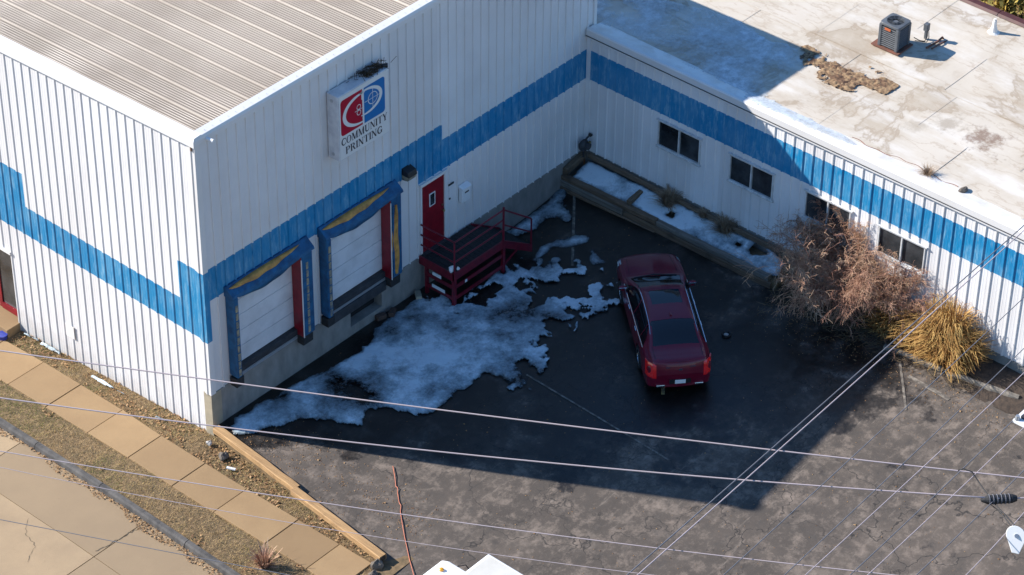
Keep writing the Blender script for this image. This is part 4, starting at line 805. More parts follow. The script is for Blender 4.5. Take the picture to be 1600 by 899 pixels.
# small roof things
b = MB(); b.tube([(0,0,0), (0,0,.04), (0,0,.22), (0,0,.36)], [.17, .11, .06, .05], 14); b.tube([(0,0,.36), (0,0,.42)], .04, 12); o = b.build('roof_vent', M['cant_white'], smooth=False); o.location = (21.25, -8.1, ZR); tag(o, 'white conical vent pipe on the flat roof near the far edge', 'vent')
def twigs(name, label, cat, c0, n, sp, h, m='dead_grass', r=.004, seed=1, droop=.8, seg=4, tint=(0, 1), kind=None, wide=.012):
    rr = np.random.default_rng(seed); a = rr.uniform(0, 2*PI, n); rad = np.sqrt(rr.uniform(0, 1, n))*sp*.35; hh = h*rr.uniform(.3, 1.2, n); out = sp*rr.uniform(.1, 1.25, n)
    base = np.stack([c0[0]+np.cos(a)*rad, c0[1]+np.sin(a)*rad, np.full(n, c0[2])], -1); d = np.stack([np.cos(a+rr.normal(0, .7, n)), np.sin(a+rr.normal(0, .7, n))], -1); V = []; wv = np.stack([-d[:, 1], d[:, 0], 0*a], -1)
    for k in range(seg+1):
        s = k/seg; o_ = out*s**1.2; z = hh*(s*(1+droop)-droop*s**2.4)
        P = base+np.stack([d[:, 0]*o_, d[:, 1]*o_, z], -1)+rr.normal(0, .012, (n, 3))*s; V += [P-wv*wide*(1-.75*s)*.5, P+wv*wide*(1-.75*s)*.5]
    V = np.stack(V, 1); m_ = V.shape[1]; F = []
    idx = (np.arange(n)*m_)[:, None]
    F = np.concatenate([np.stack([idx[:, 0]+2*k, idx[:, 0]+2*k+1, idx[:, 0]+2*k+3, idx[:, 0]+2*k+2], -1) for k in range(seg)])
    t = np.clip(rr.uniform(tint[0], tint[1], n)[:, None]+np.linspace(-.35, .35, m_)[None], 0, 1)
    o = npmesh(name, V.reshape(-1, 3), F, M[m], kind=kind, attr={'tint': t.ravel()}); return tag(o, label, cat)
twigs('moss_tuft', 'small dried weed tuft growing at the roof edge', 'weed', (14.62, -10.55, ZR+.02), 220, .22, .14, 'dead_grass', seed=71)
b = MB(); b.blob((0,0,.04), (.16, .09, .06), 4, 10); o = b.build('stone', M['rock']); o.location = (14.62, -11.6, ZR+.01); tag(o, 'dark lump of debris at the roof edge, beyond the weed tuft', 'debris')

# air conditioner
ac = thing('air_conditioner', 'square grey condenser unit with louvred sides on the flat roof', 'air conditioner', (18.88, -6.52, ZR+.04), 0.0)
ax, ay, ah = .30, .31, .76
rot = 0.0
MB().box(-ax-.05, ax+.05, -ay-.08, ay+.16, 0, .035).build('pad', M['rust_caulk'], ac)
MB().box(-ax+.03, ax-.03, -ay+.03, ay-.03, .04, ah-.08).build('coil', M['ac_black'], ac)
for (sx, sy_) in ((-1,-1), (1,-1), (1,1), (-1,1)): MB().box(sx*ax, sx*(ax-.09), sy_*ay, sy_*(ay-.09), .03, ah-.06).build('corner_post', M['ac_grey'], ac, bevel=.015)
for k in range(10):
    z = .085+k*.059
    b = MB()
    b.prism([(-.0, .004), (-.032, -.008), (-.032, .006), (0, .022)], (-ax+.04, -ay+.09, z), (1,0,0), (0,0,1), (0, 2*ay-.18, 0)); b.build('louvre', M['ac_grey'], ac)
    b = MB(); b.prism([(-.0, .004), (-.032, -.008), (-.032, .006), (0, .022)], (-ax+.09, -ay+.04, z), (0,1,0), (0,0,1), (2*ax-.18, 0, 0)); b.build('louvre', M['ac_grey'], ac)
# top with round opening
b = MB(); n = 32; R0 = .235
sq = []
for k in range(n):
    a = 2*PI*k/n; c_, s_ = math.cos(a), math.sin(a); q = min(ax/max(abs(c_), 1e-6), ay/max(abs(s_), 1e-6)); q = min(q, .40); sq.append((c_*q, s_*q))
for k in range(n):
    a = 2*PI*k/n; b.v += [(sq[k][0], sq[k][1], ah-.07), (sq[k][0], sq[k][1], ah-.015), (sq[k][0]*.97, sq[k][1]*.97, ah), (R0*math.cos(a), R0*math.sin(a), ah+.01), (R0*math.cos(a), R0*math.sin(a), ah-.16)]
b.f = [(k*5+j, ((k+1) % n)*5+j, ((k+1) % n)*5+j+1, k*5+j+1) for k in range(n) for j in range(4)]; b.m = [0]*len(b.f); b.build('top_cover', M['ac_grey'], ac)
MB().cyl((0,0,ah-.2), (0,0,ah-.17), .245, 28).build('fan_well', M['ac_black'], ac)
fan = MB().cyl((0,0,ah-.16), (0,0,ah-.02), .075, 18).build('fan_hub', M['ac_grey'], ac)
for k in range(4):
    a = k*PI/2+.4; b = MB(); ca, sa = math.cos(a), math.sin(a)
    b.add([(ca*.07-sa*-.04, sa*.07+ca*-.04, ah-.14), (ca*.225-sa*-.09, sa*.225+ca*-.09, ah-.15), (ca*.225-sa*.09, sa*.225+ca*.09, ah-.09), (ca*.07-sa*.04, sa*.07+ca*.04, ah-.10)], [(0,1,2,3)]); b.build('blade', M['steel_dark'], fan)
b = MB()
for r in (.10, .13, .16, .19, .22): b.tube([(r*math.cos(2*PI*k/28), r*math.sin(2*PI*k/28), ah+.004) for k in range(29)], .0035, 4, caps=False)
for k in range(8): a = 2*PI*k/8; b.tube([(.08*math.cos(a), .08*math.sin(a), ah+.0), (.24*math.cos(a), .24*math.sin(a), ah+.008)], .004, 4)
b.build('fan_guard', M['ac_grey'], ac)
MB().box(-ax-.008, -ax+.002, -.06, .12, .58, .65).build('badge', M['ac_label'], ac)
MB().box(ax-.02, ax+.035, -ay+.05, -ay+.2, .30, .6).build('service_panel', M['ac_grey'], ac)
db = thing('disconnect_box', 'small grey electrical box on a post beside the condenser', 'electrical box', (19.75, -6.95, ZR+.03))
MB().box(-.04, .04, -.03, .03, 0, .35).build('post', M['ac_grey'], db); MB().box(-.07, .07, -.06, .06, .25, .46).build('box', M['ac_grey'], db, bevel=.01)
b = MB(); b.tube([(-.02, -.05, .28), (-.05, -.08, .12), (-.16, -.08, .02), (-.28, .0, .06), (-.42, .10, .18)], .012, 6); b.build('conduit', M['ac_black'], db); b = MB(); b.tube([(.03, -.05, .28), (.0, -.1, .06), (-.15, -.14, .01), (-.42, .06, .1)], .011, 6); b.build('conduit', M['ac_black'], db)
b = MB(); b.tube([(19.35, -7.25, ZR+.05), (19.8, -7.3, ZR+.05), (20.05, -7.28, ZR+.06), (20.1, -7.28, ZR-.02)], .03, 8); b.tube([(19.4, -7.38, ZR+.05), (19.85, -7.42, ZR+.05), (20.1, -7.4, ZR-.02)], .02, 8); o = b.build('refrigerant_lines', M['rust_caulk']); tag(o, 'pair of copper coloured pipes on the roof behind the condenser', 'pipes')

# ------------------------------------------------------------------ planter of timbers
pl = thing('timber_planter', 'long raised planter of weathered timbers along the low building', 'planter', (0,0,0))
PX = 13.17
def timber(name, a, b_, w_, h, m, par, sag=.0, seed=0):
    rr = random.Random(seed); a = Vector(a); b_ = Vector(b_); n = 10; d = (b_-a).normalized(); r = d.cross(Vector((0,0,1))).normalized(); bb = MB()
    for k in range(n+1):
        p = a.lerp(b_, k/n)+Vector((0,0,rr.uniform(-1,1)*.006))+r*rr.uniform(-1,1)*.007; c_ = .018
        sec = [(-w_/2+c_, -h/2), (w_/2-c_, -h/2), (w_/2, -h/2+c_), (w_/2, h/2-c_), (w_/2-c_, h/2), (-w_/2+c_, h/2), (-w_/2, h/2-c_), (-w_/2, -h/2+c_)]
        bb.v += [p+r*q[0]+Vector((0,0,q[1])) for q in sec]
    bb.v = [tuple(p) for p in bb.v]; bb.f = [(k*8+j, (k+1)*8+j, (k+1)*8+(j+1) % 8, k*8+(j+1) % 8) for k in range(n) for j in range(8)]+[tuple(range(8))[::-1][::-1], tuple(n*8+j for j in range(8))[::-1]]; bb.m = [0]*len(bb.f)
    return bb.build(name, m, par)
for row, z in enumerate((.02, .22, .42, .60)):
    seg = [(-.03, -3.3 if row % 2 else -2.2), (-3.32 if row % 2 else -2.22, -7.35+.1*row)]
    for j, (y0, y1) in enumerate(seg):
        timber('timber', (PX+.02*row+(.02 if j else 0), y0, z-.02+ZL(13, y0)*.12), (PX+.02*row, y1, z+.02+ZL(13, y1)*.12), .17, .20 if row < 3 else .15, M['planter_wood' if (row+j) % 2 else 'planter_wood_grey'], pl, seed=row*3+j)
timber('timber', (L-.08, -.25, .96), (L-.08, -3.3, .93), .10, .15, M['planter_wood'], pl, seed=30); timber('timber', (L-.08, -3.32, .93), (L-.08, -7.3, .91), .10, .15, M['planter_wood'], pl, seed=31)
timber('timber', (13.2, -.12, .80), (13.95, -.12, .96), .16, .2, M['planter_wood_x'], pl, seed=33); timber('timber', (13.26, -2.30, .78), (13.80, -2.28, .83), .14, .14, M['planter_wood_x'], pl, seed=34)
MB().box(13.2, L-.05, -7.3, -.2, .0, .62).build('fill', M['soil'], pl)
snow('planter_snow', 'smooth snow filling the timber planter along the low building', [(13.28,-.28),(14.0,-.28),(14.07,-2),(14.04,-3.2),(14.07,-4.3),(14.05,-5.4),(14.06,-6.6),(13.85,-7.1),(13.40,-7.2),(13.28,-6.8),(13.26,-4),(13.27,-2)], lambda x, y: .63+0*x+.18*np.clip((x-13.25)/.75, 0, 1), .10, .06, [([(13.78,-6.0),(13.95,-5.98),(13.97,-6.28),(13.8,-6.25)], .5), ([(13.68,-5.55),(13.78,-5.55),(13.78,-5.66),(13.68,-5.66)], .3), ([(13.62,-3.42),(13.70,-3.42),(13.69,-3.5),(13.62,-3.5)], .3)], .03, seed=41, edge=.15, thin=-.5)
twigs('grass_tuft', 'largest dead grass tuft in the snowy planter, below the first window', 'grass tuft', (13.85, -3.2, .78), 900, .34, .42, seed=61, droop=.9); twigs('grass_tuft', 'smallest dead grass tuft in the snowy planter, between the other two', 'grass tuft', (13.98, -4.25, .8), 300, .18, .26, seed=62); twigs('grass_tuft', 'bushy dead grass tuft in the snowy planter nearest the bare shrub', 'grass tuft', (13.92, -5.05, .78), 900, .36, .38, seed=63)

# ------------------------------------------------------------------ bare shrub and ornamental grass
def shrub(name, label, base, n_st, hgt, spread, seed, m='twig', cat='shrub', levels=3, squash=(1, 1), clampx=True):
    rr = np.random.default_rng(seed); V = []; F = []; T = []
    segs = []
    def grow(p, d, ln_, r, lev, tint):
        k = 5 if lev == 0 else 4
        for s in range(k):
            d = d+rr.normal(0, .16 if lev else .09, 3)+np.array([0, 0, -.05*lev]); d /= np.linalg.norm(d); q = p+d*ln_/k; segs.append((p, q, r*(1-.6*s/k), r*(1-.6*(s+1)/k), tint)); p = q
            if lev < levels and (s > 0 or lev > 0):
                for c_ in range(rr.integers(1, 4 if lev < 2 else 3)):
                    dd = d+rr.normal(0, .62, 3); dd /= np.linalg.norm(dd); grow(p, dd, ln_*rr.uniform(.32, .58), r*.5, lev+1, np.clip(tint+rr.normal(.1, .15), 0, 1))
    for k in range(n_st):
        a = rr.uniform(0, 2*PI); o_ = rr.uniform(0, 1)**.6; d = np.array([math.cos(a)*o_*spread*squash[0], math.sin(a)*o_*spread*squash[1], 1.0]); d /= np.linalg.norm(d)
        grow(np.array(base)+np.array([math.cos(a)*.18*squash[0], math.sin(a)*.35*squash[1], 0]), d, hgt*rr.uniform(.7, 1.05), .013, 0, rr.uniform(0, .6))
    A = np.array([s[0] for s in segs]); B = np.array([s[1] for s in segs]); ra = np.array([s[2] for s in segs])[:, None]; rb = np.array([s[3] for s in segs])[:, None]; tt = np.array([s[4] for s in segs])
    if clampx: B[:, 0] = np.minimum(B[:, 0], L-.06-.1*rr.uniform(0, 1, len(B))); A[:, 0] = np.minimum(A[:, 0], L-.06)
    D_ = B-A; D_ /= np.linalg.norm(D_, axis=1, keepdims=True)+1e-9; up = np.where(np.abs(D_[:, 2:3]) > .9, np.array([[1., 0, 0]]), np.array([[0, 0, 1.]])); U = np.cross(D_, up); U /= np.linalg.norm(U, axis=1, keepdims=True)+1e-9; W = np.cross(D_, U)
    ra = np.maximum(ra, .0042); rb = np.maximum(rb, .0036)
    vs = []
    for P, R__ in ((A, ra), (B, rb)):
        for k in range(3): an = 2*PI*k/3; vs.append(P+(U*math.cos(an)+W*math.sin(an))*R__)
    V = np.stack(vs, 1).reshape(-1, 3); i = (np.arange(len(A))*6)[:, None]; F = np.concatenate([i+np.array([[k, (k+1) % 3, 3+(k+1) % 3, 3+k]]) for k in range(3)])
    o = npmesh(name, V, F, M[m], attr={'tint': np.repeat(tt, 6)}); tag(o, label, cat); return o
shrub('bare_shrub', 'large bare brown shrub with dense twigs in front of the low building windows', (13.4, -8.85, .5), 26, 1.9, .8, 5, squash=(.75, 1.1))
shrub('bare_shrub', 'smaller bare shrub leaning against the wall behind the golden grass', (13.55, -10.15, .55), 10, 1.55, .75, 6, squash=(.6, 1.1))
def grassclump(label, subs, seed):
    t = thing('ornamental_grass', label, 'ornamental grass', (0, 0, 0))
    for k, (x, y, z, n, sp, h) in enumerate(subs):
        o = twigs('blades', '', '', (x, y, z), n, sp, h, 'gold_grass', seed=seed+k, droop=1.1+.25*(k % 3), seg=6, tint=(.0, .75+.08*(k % 3)), wide=.022); del o['label']; del o['category']; o.parent = t
grassclump('big golden clump of dry ornamental grass at the foot of the wall', [(13.45, -11.95, .62, 1300, .62, 1.05), (13.35, -12.45, .64, 1200, .68, .85), (13.6, -12.3, .64, 1300, .6, 1.15), (13.6, -12.85, .66, 800, .5, .8), (13.3, -11.6, .6, 500, .45, .6)], 81)
grassclump('smaller golden grass clump between the shrub and the big clump', [(13.55, -10.75, .58, 700, .45, .75), (13.4, -10.45, .56, 400, .4, .5), (13.45, -11.1, .58, 400, .4, .55)], 181)
# mulch bed with fallen twigs
v, f = grid(12.75, L, -24, -7.3, 10, 120, lambda X, Y: zl(X, Y)+.05+fbm(X*2, Y*2, 14)*.12-.06*np.clip((13.1-X)/.3, 0, 1)); struct(npmesh('planting_bed', v, f, noisy('mulch', (.075,.052,.036), (.035,.026,.02), 9, 1, .35, .65, .6, .03), smooth=True))
rr = np.random.default_rng(5); b = MB()
for k in range(900):
    x = 13.35-abs(rr.normal(0, .35)); y = rr.uniform(-13.6, -7.4); z = ZL(x, y)+.05+rr.uniform(0, .05); a = rr.uniform(0, PI); l = rr.uniform(.08, .35)
    b.tube([(x, y, z), (x+math.cos(a)*l, y+math.sin(a)*l, z+rr.uniform(-.02, .03))], .005, 3, caps=False)
o = b.build('twig_debris', M['soil'], kind='stuff'); o['label'] = 'fallen twigs along the edge of the planting bed'
for (a, b_, lab, sd_) in (((12.95, -10.9, .62), (13.05, -12.6, .68), 'old grey log edging the bed in front of the golden grass', 90), ((13.0, -12.75, .70), (13.35, -14.6, .72), 'old grey log edging the bed to the right of the golden grass', 91)):
    b = MB(); rr = random.Random(sd_); A = Vector(a); B = Vector(b_); b.tube([A.lerp(B, k/8)+Vector((rr.uniform(-.03, .03), 0, rr.uniform(-.02, .02))) for k in range(9)], [.085+rr.uniform(-.015, .015) for _ in range(9)], 9); tag(b.build('log', M['planter_wood_grey']), lab, 'log')

# ------------------------------------------------------------------ lot edge timbers, rocks, cord, ring
for (a, b_, lab, sd_) in (((-.06, -.16, .06), (-.36, -3.22, .08), 'new pale landscape timber starting at the warehouse corner', 1), ((-.44, -3.20, .08), (-.78, -6.42, .11), 'new pale landscape timber running on towards the driveway', 2)):
    t = tag(timber('edge_timber', a, b_, .21, .17, M['new_timber'], None, seed=sd_), lab, 'timber')
    e = Vector(b_); MB().box(e.x-.09, e.x+.09, e.y-.012, e.y-.004, e.z-.07, e.z+.07).build('end_grain', M['timber_end'], t)
for (p, r, lab, sd_, m_) in (((-.98, -6.42, .04), (.16, .13, .14), 'dark rock beside the end of the landscape timber', 1, 'rock'), ((-1.25, -6.55, .0), (.12, .10, .09), 'smaller dark rock at the corner of the last pavement slab', 2, 'rock'), ((-.50, -.85, -.14), (.14, .11, .10), 'brown rock in the leaves near the warehouse corner', 3, 'rock'), ((-.36, -.2, -.18), (.08, .07, .06), 'small white streaked stone at the warehouse corner', 4, 'rock_pale')):
    o = MB().blob((0,0,0), r, sd_, 12, amp=.35).build('rock', M[m_]); o.location = p; tag(o, lab, 'rock')
o = MB().beam((-.74, -1.2, -.15), (-.66, -1.42, -.14), .05, .04).build('wood_scrap', M['white_plastic']); tag(o, 'short white scrap of wood on the leaf strip', 'scrap')
twigs('dry_weed', 'dark dried weed standing in the verge near the kerb end', 'weed', (-2.66, -4.42, -.1), 160, .28, .5, 'twig', seed=95, droop=.3, wide=.03)
b = MB(); pts = [(1.82,-4.32),(1.6,-4.58),(1.44,-4.76),(1.34,-4.86),(1.32,-4.94),(1.22,-5.03),(1.0,-5.28),(.95,-5.34),(.92,-5.42),(.76,-5.55),(.45,-5.9),(.17,-6.23),(-.32,-6.84),(-.72,-7.37),(-1.2,-8.0)]
b.tube([(x, y, ZL(x, y)+.02+.012*math.sin(i*2)) for i, (x, y) in enumerate(pts)], .010, 6); o = b.build('extension_cord', M['orange_cord'], smooth=True); tag(o, 'faded orange cord lying across the asphalt', 'cord')
b = MB(); b.tube([(.1*math.cos(2*PI*k/20), .1*math.sin(2*PI*k/20), .03) for k in range(21)], .025, 8, caps=False); o = b.build('bucket_ring', M['rubber'], smooth=True); o.location = (10.96, -7.41, ZL(10.96, -7.41)+.01); tag(o, 'small dark ring with pale centre lying right of the car', 'ring')
MB().cyl((0,0,0), (0,0,.02), .06, 14).build('centre', M['rock_pale'], o)

# ------------------------------------------------------------------ car
def crom(P, n):
    P = np.asarray(P, float); k = len(P); t = np.linspace(0, k-1, n); i = np.clip(np.floor(t).astype(int), 0, k-2); f = (t-i).reshape(-1, *([1]*(P.ndim-1)))
    g = lambda j: P[np.clip(j, 0, k-1)]
    m0 = (g(i+1)-g(i-1))/2; m1 = (g(i+2)-g(i))/2; f2 = f*f; f3 = f2*f
    return (2*f3-3*f2+1)*g(i)+(f3-2*f2+f)*m0+(-2*f3+3*f2)*g(i+1)+(f3-f2)*m1
car = thing('parked_car', 'dark red four door sedan parked in the shaded lot', 'car', (8.44, -7.86, .23), D(49)); car.scale = (.945, .90, .92)
# stations: x, half width scale, z bottom, belt z, belt half width, top edge (rail) z, rail half width, centre z
ST = [(.00, .70, .34, .66, .66, .72, .45, .75), (.05, .84, .26, .84, .80, .95, .60, .99), (.12, .89, .23, .93, .86, 1.07, .70, 1.105), (.30, .915, .22, .96, .885, 1.09, .73, 1.13), (.52, .925, .21, .97, .895, 1.105, .73, 1.155),
      (.76, .925, .21, .975, .895, 1.20, .69, 1.255), (1.06, .925, .20, .975, .895, 1.335, .655, 1.395), (1.42, .925, .20, .97, .90, 1.42, .64, 1.48), (2.1, .925, .20, .965, .90, 1.455, .635, 1.515), (2.68, .925, .20, .96, .90, 1.425, .645, 1.49), (3.15, .925, .20, .96, .90, 1.265, .695, 1.335),
      (3.74, .925, .20, .955, .895, 1.03, .78, 1.075), (3.94, .925, .20, .95, .89, .985, .76, 1.035), (4.40, .92, .21, .90, .88, .94, .72, .985), (4.80, .89, .22, .84, .84, .87, .68, .90), (5.00, .82, .24, .74, .77, .77, .60, .79), (5.09, .72, .30, .60, .66, .64, .48, .65)]
rows = []
for (x, w_, zb, zbl, wb, zr_, wr, zc) in ST:
    zm = zb+(zbl-zb)*.5
    rows.append([(x, 0, zb), (x, w_*.86, zb), (x, w_*.97, zb+.08), (x, w_, zm), (x, (w_+wb)/2+.008, zbl-.09), (x, wb, zbl), (x, wr+(wb-wr)*.45, zbl+(zr_-zbl)*.55), (x, wr, zr_), (x, wr*.55, zc-(zc-zr_)*.25), (x, 0, zc)])
rows = np.array(rows); NS, NT = 180, 73
# resample along x so that station spacing is even in parameter
Gs = crom(rows, NS); Gs = np.transpose(crom(np.transpose(Gs, (1, 0, 2)), NT), (1, 0, 2))
tpar = np.linspace(0, 9, NT); ax_r, ax_f, wr_ = 1.19, 4.03, .345
full = np.concatenate([Gs, Gs[:, -2::-1]*np.array([1, -1, 1])], 1); NF = full.shape[1]; tp = np.concatenate([tpar, tpar[-2::-1]]); sgn = np.concatenate([np.ones(NT), -np.ones(NT-1)])
cls = {}
for i in range(NS-1):
    for j in range(NF-1):
        c_ = (full[i, j]+full[i+1, j]+full[i, j+1]+full[i+1, j+1])/4; x, y, z = c_; t = (tp[j]+tp[j+1])/2; key = 'body'
        if any((x-a)**2+(z-.33)**2 < .385**2 for a in (ax_r, ax_f)) and 1 < t < 4.5: continue
        zbl = np.interp(x, [s[0] for s in ST], [s[3] for s in ST]); wr2 = np.interp(x, [s[0] for s in ST], [s[6] for s in ST])
        if t > 7.1:
            if 2.82 < x < 3.70 and abs(y) < wr2*.93: key = 'windshield'
            elif .60 < x < 1.34 and abs(y) < wr2*.93: key = 'rear_window'
            elif 1.95 < x < 2.55 and abs(y) < .42: key = 'sunroof'
        elif 5.15 < t < 6.85 and x > .80+(z-.97)*.9 and x < 3.58-(z-.97)*1.7:
            if abs(x-2.26) > .035 and abs(x-1.28) > .02: key = 'side_window_'+('l' if sgn[j] > 0 else 'r')+('f' if x > 2.26 else 'b' if x > 1.28 else 'q')
        cls.setdefault(key, []).append((i*NF+j, (i+1)*NF+j, (i+1)*NF+j+1, i*NF+j+1))
def bend(x, y):
    y = np.abs(y); return x-.15*np.clip((.75-x)/.75, 0, 1)**1.3*(1-np.clip(y/.9, 0, 1)**2)+.10+0*x-.10+.13*np.clip((x-4.3)/.8, 0, 1)**1.3*(1-np.clip(y/.9, 0, 1)**2)
full[..., 0] = bend(full[..., 0], full[..., 1]); Gs[..., 0] = bend(Gs[..., 0], Gs[..., 1])
fv = full.reshape(-1, 3)
def sub(name, fs, m, off=0.0):
    fs = np.array(fs); use = np.unique(fs); mp = np.full(len(fv), -1); mp[use] = np.arange(len(use)); v = fv[use].copy()
    if off: cc = np.array([2.4, 0, .8]); dd = v-cc; dd[:, 0] *= .2; dd /= np.linalg.norm(dd, axis=1, keepdims=True); v = v+dd*off
    return npmesh(name, v, mp[fs][:, ::-1], m, car, smooth=True)
body = sub('body', cls.pop('body'), M['car_paint'])
for k, fs in cls.items(): sub('side_window' if k.startswith('side') else k, fs, M['car_glass'], -.006)
b = MB(); b.v = [tuple(p) for p in Gs[-1]]+[tuple(p*np.array([1,-1,1])) for p in Gs[-1][::-1]]; b.f = [tuple(range(len(b.v)))[::-1]]; b.m = [0]; b.build('front_fascia', M['steel_dark'], car)
b = MB(); b.v = [tuple(p) for p in Gs[0]]+[tuple(p*np.array([1,-1,1])) for p in Gs[0][::-1]]; b.f = [tuple(range(len(b.v)))]; b.m = [0]; b.build('rear_fascia', M['car_paint'], car)
MB().box(.5, 4.7, -.78, .78, .18, .85).build('underbody', M['pit_black'], car)
def wheel(x, y, s):
    w_ = bpy.data.objects.new('wheel', None); C.objects.link(w_); w_.parent = car; w_.location = (x, y, .335)
    b = MB(); n = 28; sec = [(-.11, .22), (-.115, .31), (-.09, .335), (.09, .335), (.115, .31), (.11, .22)]
    for k in range(n):
        a = 2*PI*k/n; b.v += [(r*math.cos(a), q, r*math.sin(a)) for q, r in sec]
    b.f = [(k*6+j, ((k+1) % n)*6+j, ((k+1) % n)*6+j+1, k*6+j+1) for k in range(n) for j in range(5)]; b.m = [0]*len(b.f); b.build('tyre', M['tyre'], w_, smooth=True)
    b = MB(); b.tube([(.235*math.cos(2*PI*k/28), s*.085, .235*math.sin(2*PI*k/28)) for k in range(29)], .014, 6, caps=False); b.cyl((0, s*.06, 0), (0, s*.10, 0), .05, 12)
    for k in range(10): a = 2*PI*k/10; b.beam((.04*math.cos(a), s*.09, .04*math.sin(a)), (.23*math.cos(a), s*.085, .23*math.sin(a)), .03, .02)
    b.build('rim', M['alloy'], w_); MB().cyl((0, s*.02, 0), (0, s*.035, 0), .22, 20).build('brake_disc', M['steel_dark'], w_)
for x in (ax_r, ax_f):
    for s in (-1, 1): wheel(x, s*.815, s)
def online(j, i0, i1, off=.006):     # polyline on the body surface along constant t
    out = []
    for i in range(i0, i1+1, 2):
        p = full[i, j]; n_ = np.array([0, p[1], p[2]-.7]); n_ /= np.linalg.norm(n_); out.append(tuple(p+n_*off))
    return out
ix = lambda x: int(np.argmin(np.abs(full[:, NT-1, 0]-x)))
for s in (1, -1):
    jj = lambda t: int(round(t*(NT-1)/9)) if s > 0 else NF-1-int(round(t*(NT-1)/9))
    MB().tube(online(jj(5.05), ix(.8), ix(3.6)), .011, 5).build('chrome_belt_trim', M['chrome'], car); MB().tube(online(jj(7.0), ix(.95), ix(2.8)), .010, 5).build('chrome_roof_trim', M['chrome'], car)
    for gx in (1.25, 2.26, 3.42):
        jl = [jj(q) for q in np.linspace(1.9, 5.0, 12)]; MB().tube([tuple(full[ix(gx), q]+np.array([0, s*.001, 0])) for q in jl], .007, 4).build('door_gap', M['pit_black'], car)
    MB().tube([tuple(full[ix(gx), jj(7.25)]+np.array([0, 0, .001])) for gx in np.linspace(.10, .56, 8)], .006, 4).build('trunk_gap', M['pit_black'], car); MB().tube([tuple(full[ix(gx), jj(7.2)]+np.array([0, 0, .001])) for gx in np.linspace(3.95, 4.85, 8)], .006, 4).build('hood_gap', M['pit_black'], car)
    # mirrors
    b = MB(); b.blob((0, 0, 0), (.075, .13, .085), 3, 12, amp=.03); o = b.build('mirror', M['car_paint'], car, smooth=True); o.location = (3.34, s*1.00, 1.03); MB().tube([(0, -s*.14, -.03), (0, -s*.05, -.02)], .03, 6).build('mirror_arm', M['black_plastic'], o); MB().box(-.07, -.055, -.11, .11, .0, .05).build('mirror_trim', M['chrome'], o)
    for x in (1.70, 2.65):
        i = ix(x); p = full[i, jj(4.6)]; MB().beam((x-.1, p[1]+s*.018, p[2]-.02), (x+.1, p[1]+s*.018, p[2]-.02), .015, .028).build('door_handle', M['chrome'], car)
    # tail lamps wrap the corner, vertical
    b = MB(); n = 8; q0 = []
    for k in range(n+1):
        z = .60+k*(.42)/n; xx = float(np.interp(z, [.55, .66, .84, .95, 1.06], [-.005, .0, .035, .06, .12]))
        b.v += [(float(bend(xx, .66))-.016, s*.66, z), (float(bend(xx, .76))-.012, s*.76, z), (xx+.06, s*.875, z), (xx+.20, s*.925, z)]
    b.f = [(k*4+j, k*4+j+1, k*4+j+5, k*4+j+4)[::s] for k in range(n) for j in range(3)]; b.m = [0]*len(b.f); o = b.build('tail_lamp', M['tail_red'], car); sl = o.modifiers.new('solid', 'SOLIDIFY'); sl.thickness = .03; sl.offset = 1
    # head lamps
    b = MB()
    for k in range(7):
        q = k/6; xx = 4.55+.43*q; yy = np.interp(xx, [4.4, 4.8, 5.0], [.90, .875, .80]); zz = np.interp(xx, [4.4, 4.8, 5.0], [.885, .83, .745]); b.v += [(xx, s*(yy+.02), zz-.16), (xx, s*(yy+.02), zz-.02), (xx, s*(yy-.07), zz+.055)]
    b.f = [(k*3+j, k*3+j+1, k*3+j+4, k*3+j+3)[::-s] for k in range(6) for j in range(2)]; b.m = [0]*len(b.f); b.build('head_lamp', M['lamp_clear'], car)
    MB().box(-.12, -.03, s*.42, s*.66, .32, .38).build('exhaust_trim', M['chrome'], car, bevel=.01)
b = MB(); b.prism(rrect(-.30, .30, 0, .145, .02), (-.155, 0, .43), (0,1,0), (0,0,1), (.05, 0, 0)); b.build('plate_recess', M['black_plastic'], car); MB().box(-.164, -.157, -.15, .15, .44, .565).build('number_plate', M['sticker'], car)
# wreath and crest style emblem
em = MB(); em.prism([(-.05, .0), (.0, -.05), (.05, .0), (.05, .05), (-.05, .05)], (-.125, 0, .86), (0,1,0), (0,0,1), (.05, 0, 0)); em.tube([(-.105, .10*math.cos(a), .875+.065*math.sin(a)) for a in np.linspace(-PI*1.15, PI*.15, 14)], .012, 5); em.build('emblem', M['chrome'], car)
MB().tube([(.06, -.62, 1.062), (-.02, -.3, 1.085), (-.05, 0, 1.095), (-.02, .3, 1.085), (.06, .62, 1.062)], .014, 6).build('trunk_lip', M['car_paint'], car)
b = MB(); b.box(-.09, -.05, -.42, -.26, .93, .955); b.build('script_badge', M['chrome'], car); b = MB(); b.box(-.09, -.05, .28, .40, .93, .955); b.build('script_badge', M['chrome'], car)
MB().tube([(3.70, -.62, 1.07), (3.76, 0, 1.095), (3.70, .62, 1.07)], .018, 6).build('wiper', M['black_plastic'], car)
MB().box(1.42, 1.54, -.03, .03, 1.478, 1.525).build('antenna_fin', M['car_paint'], car, bevel=.015)

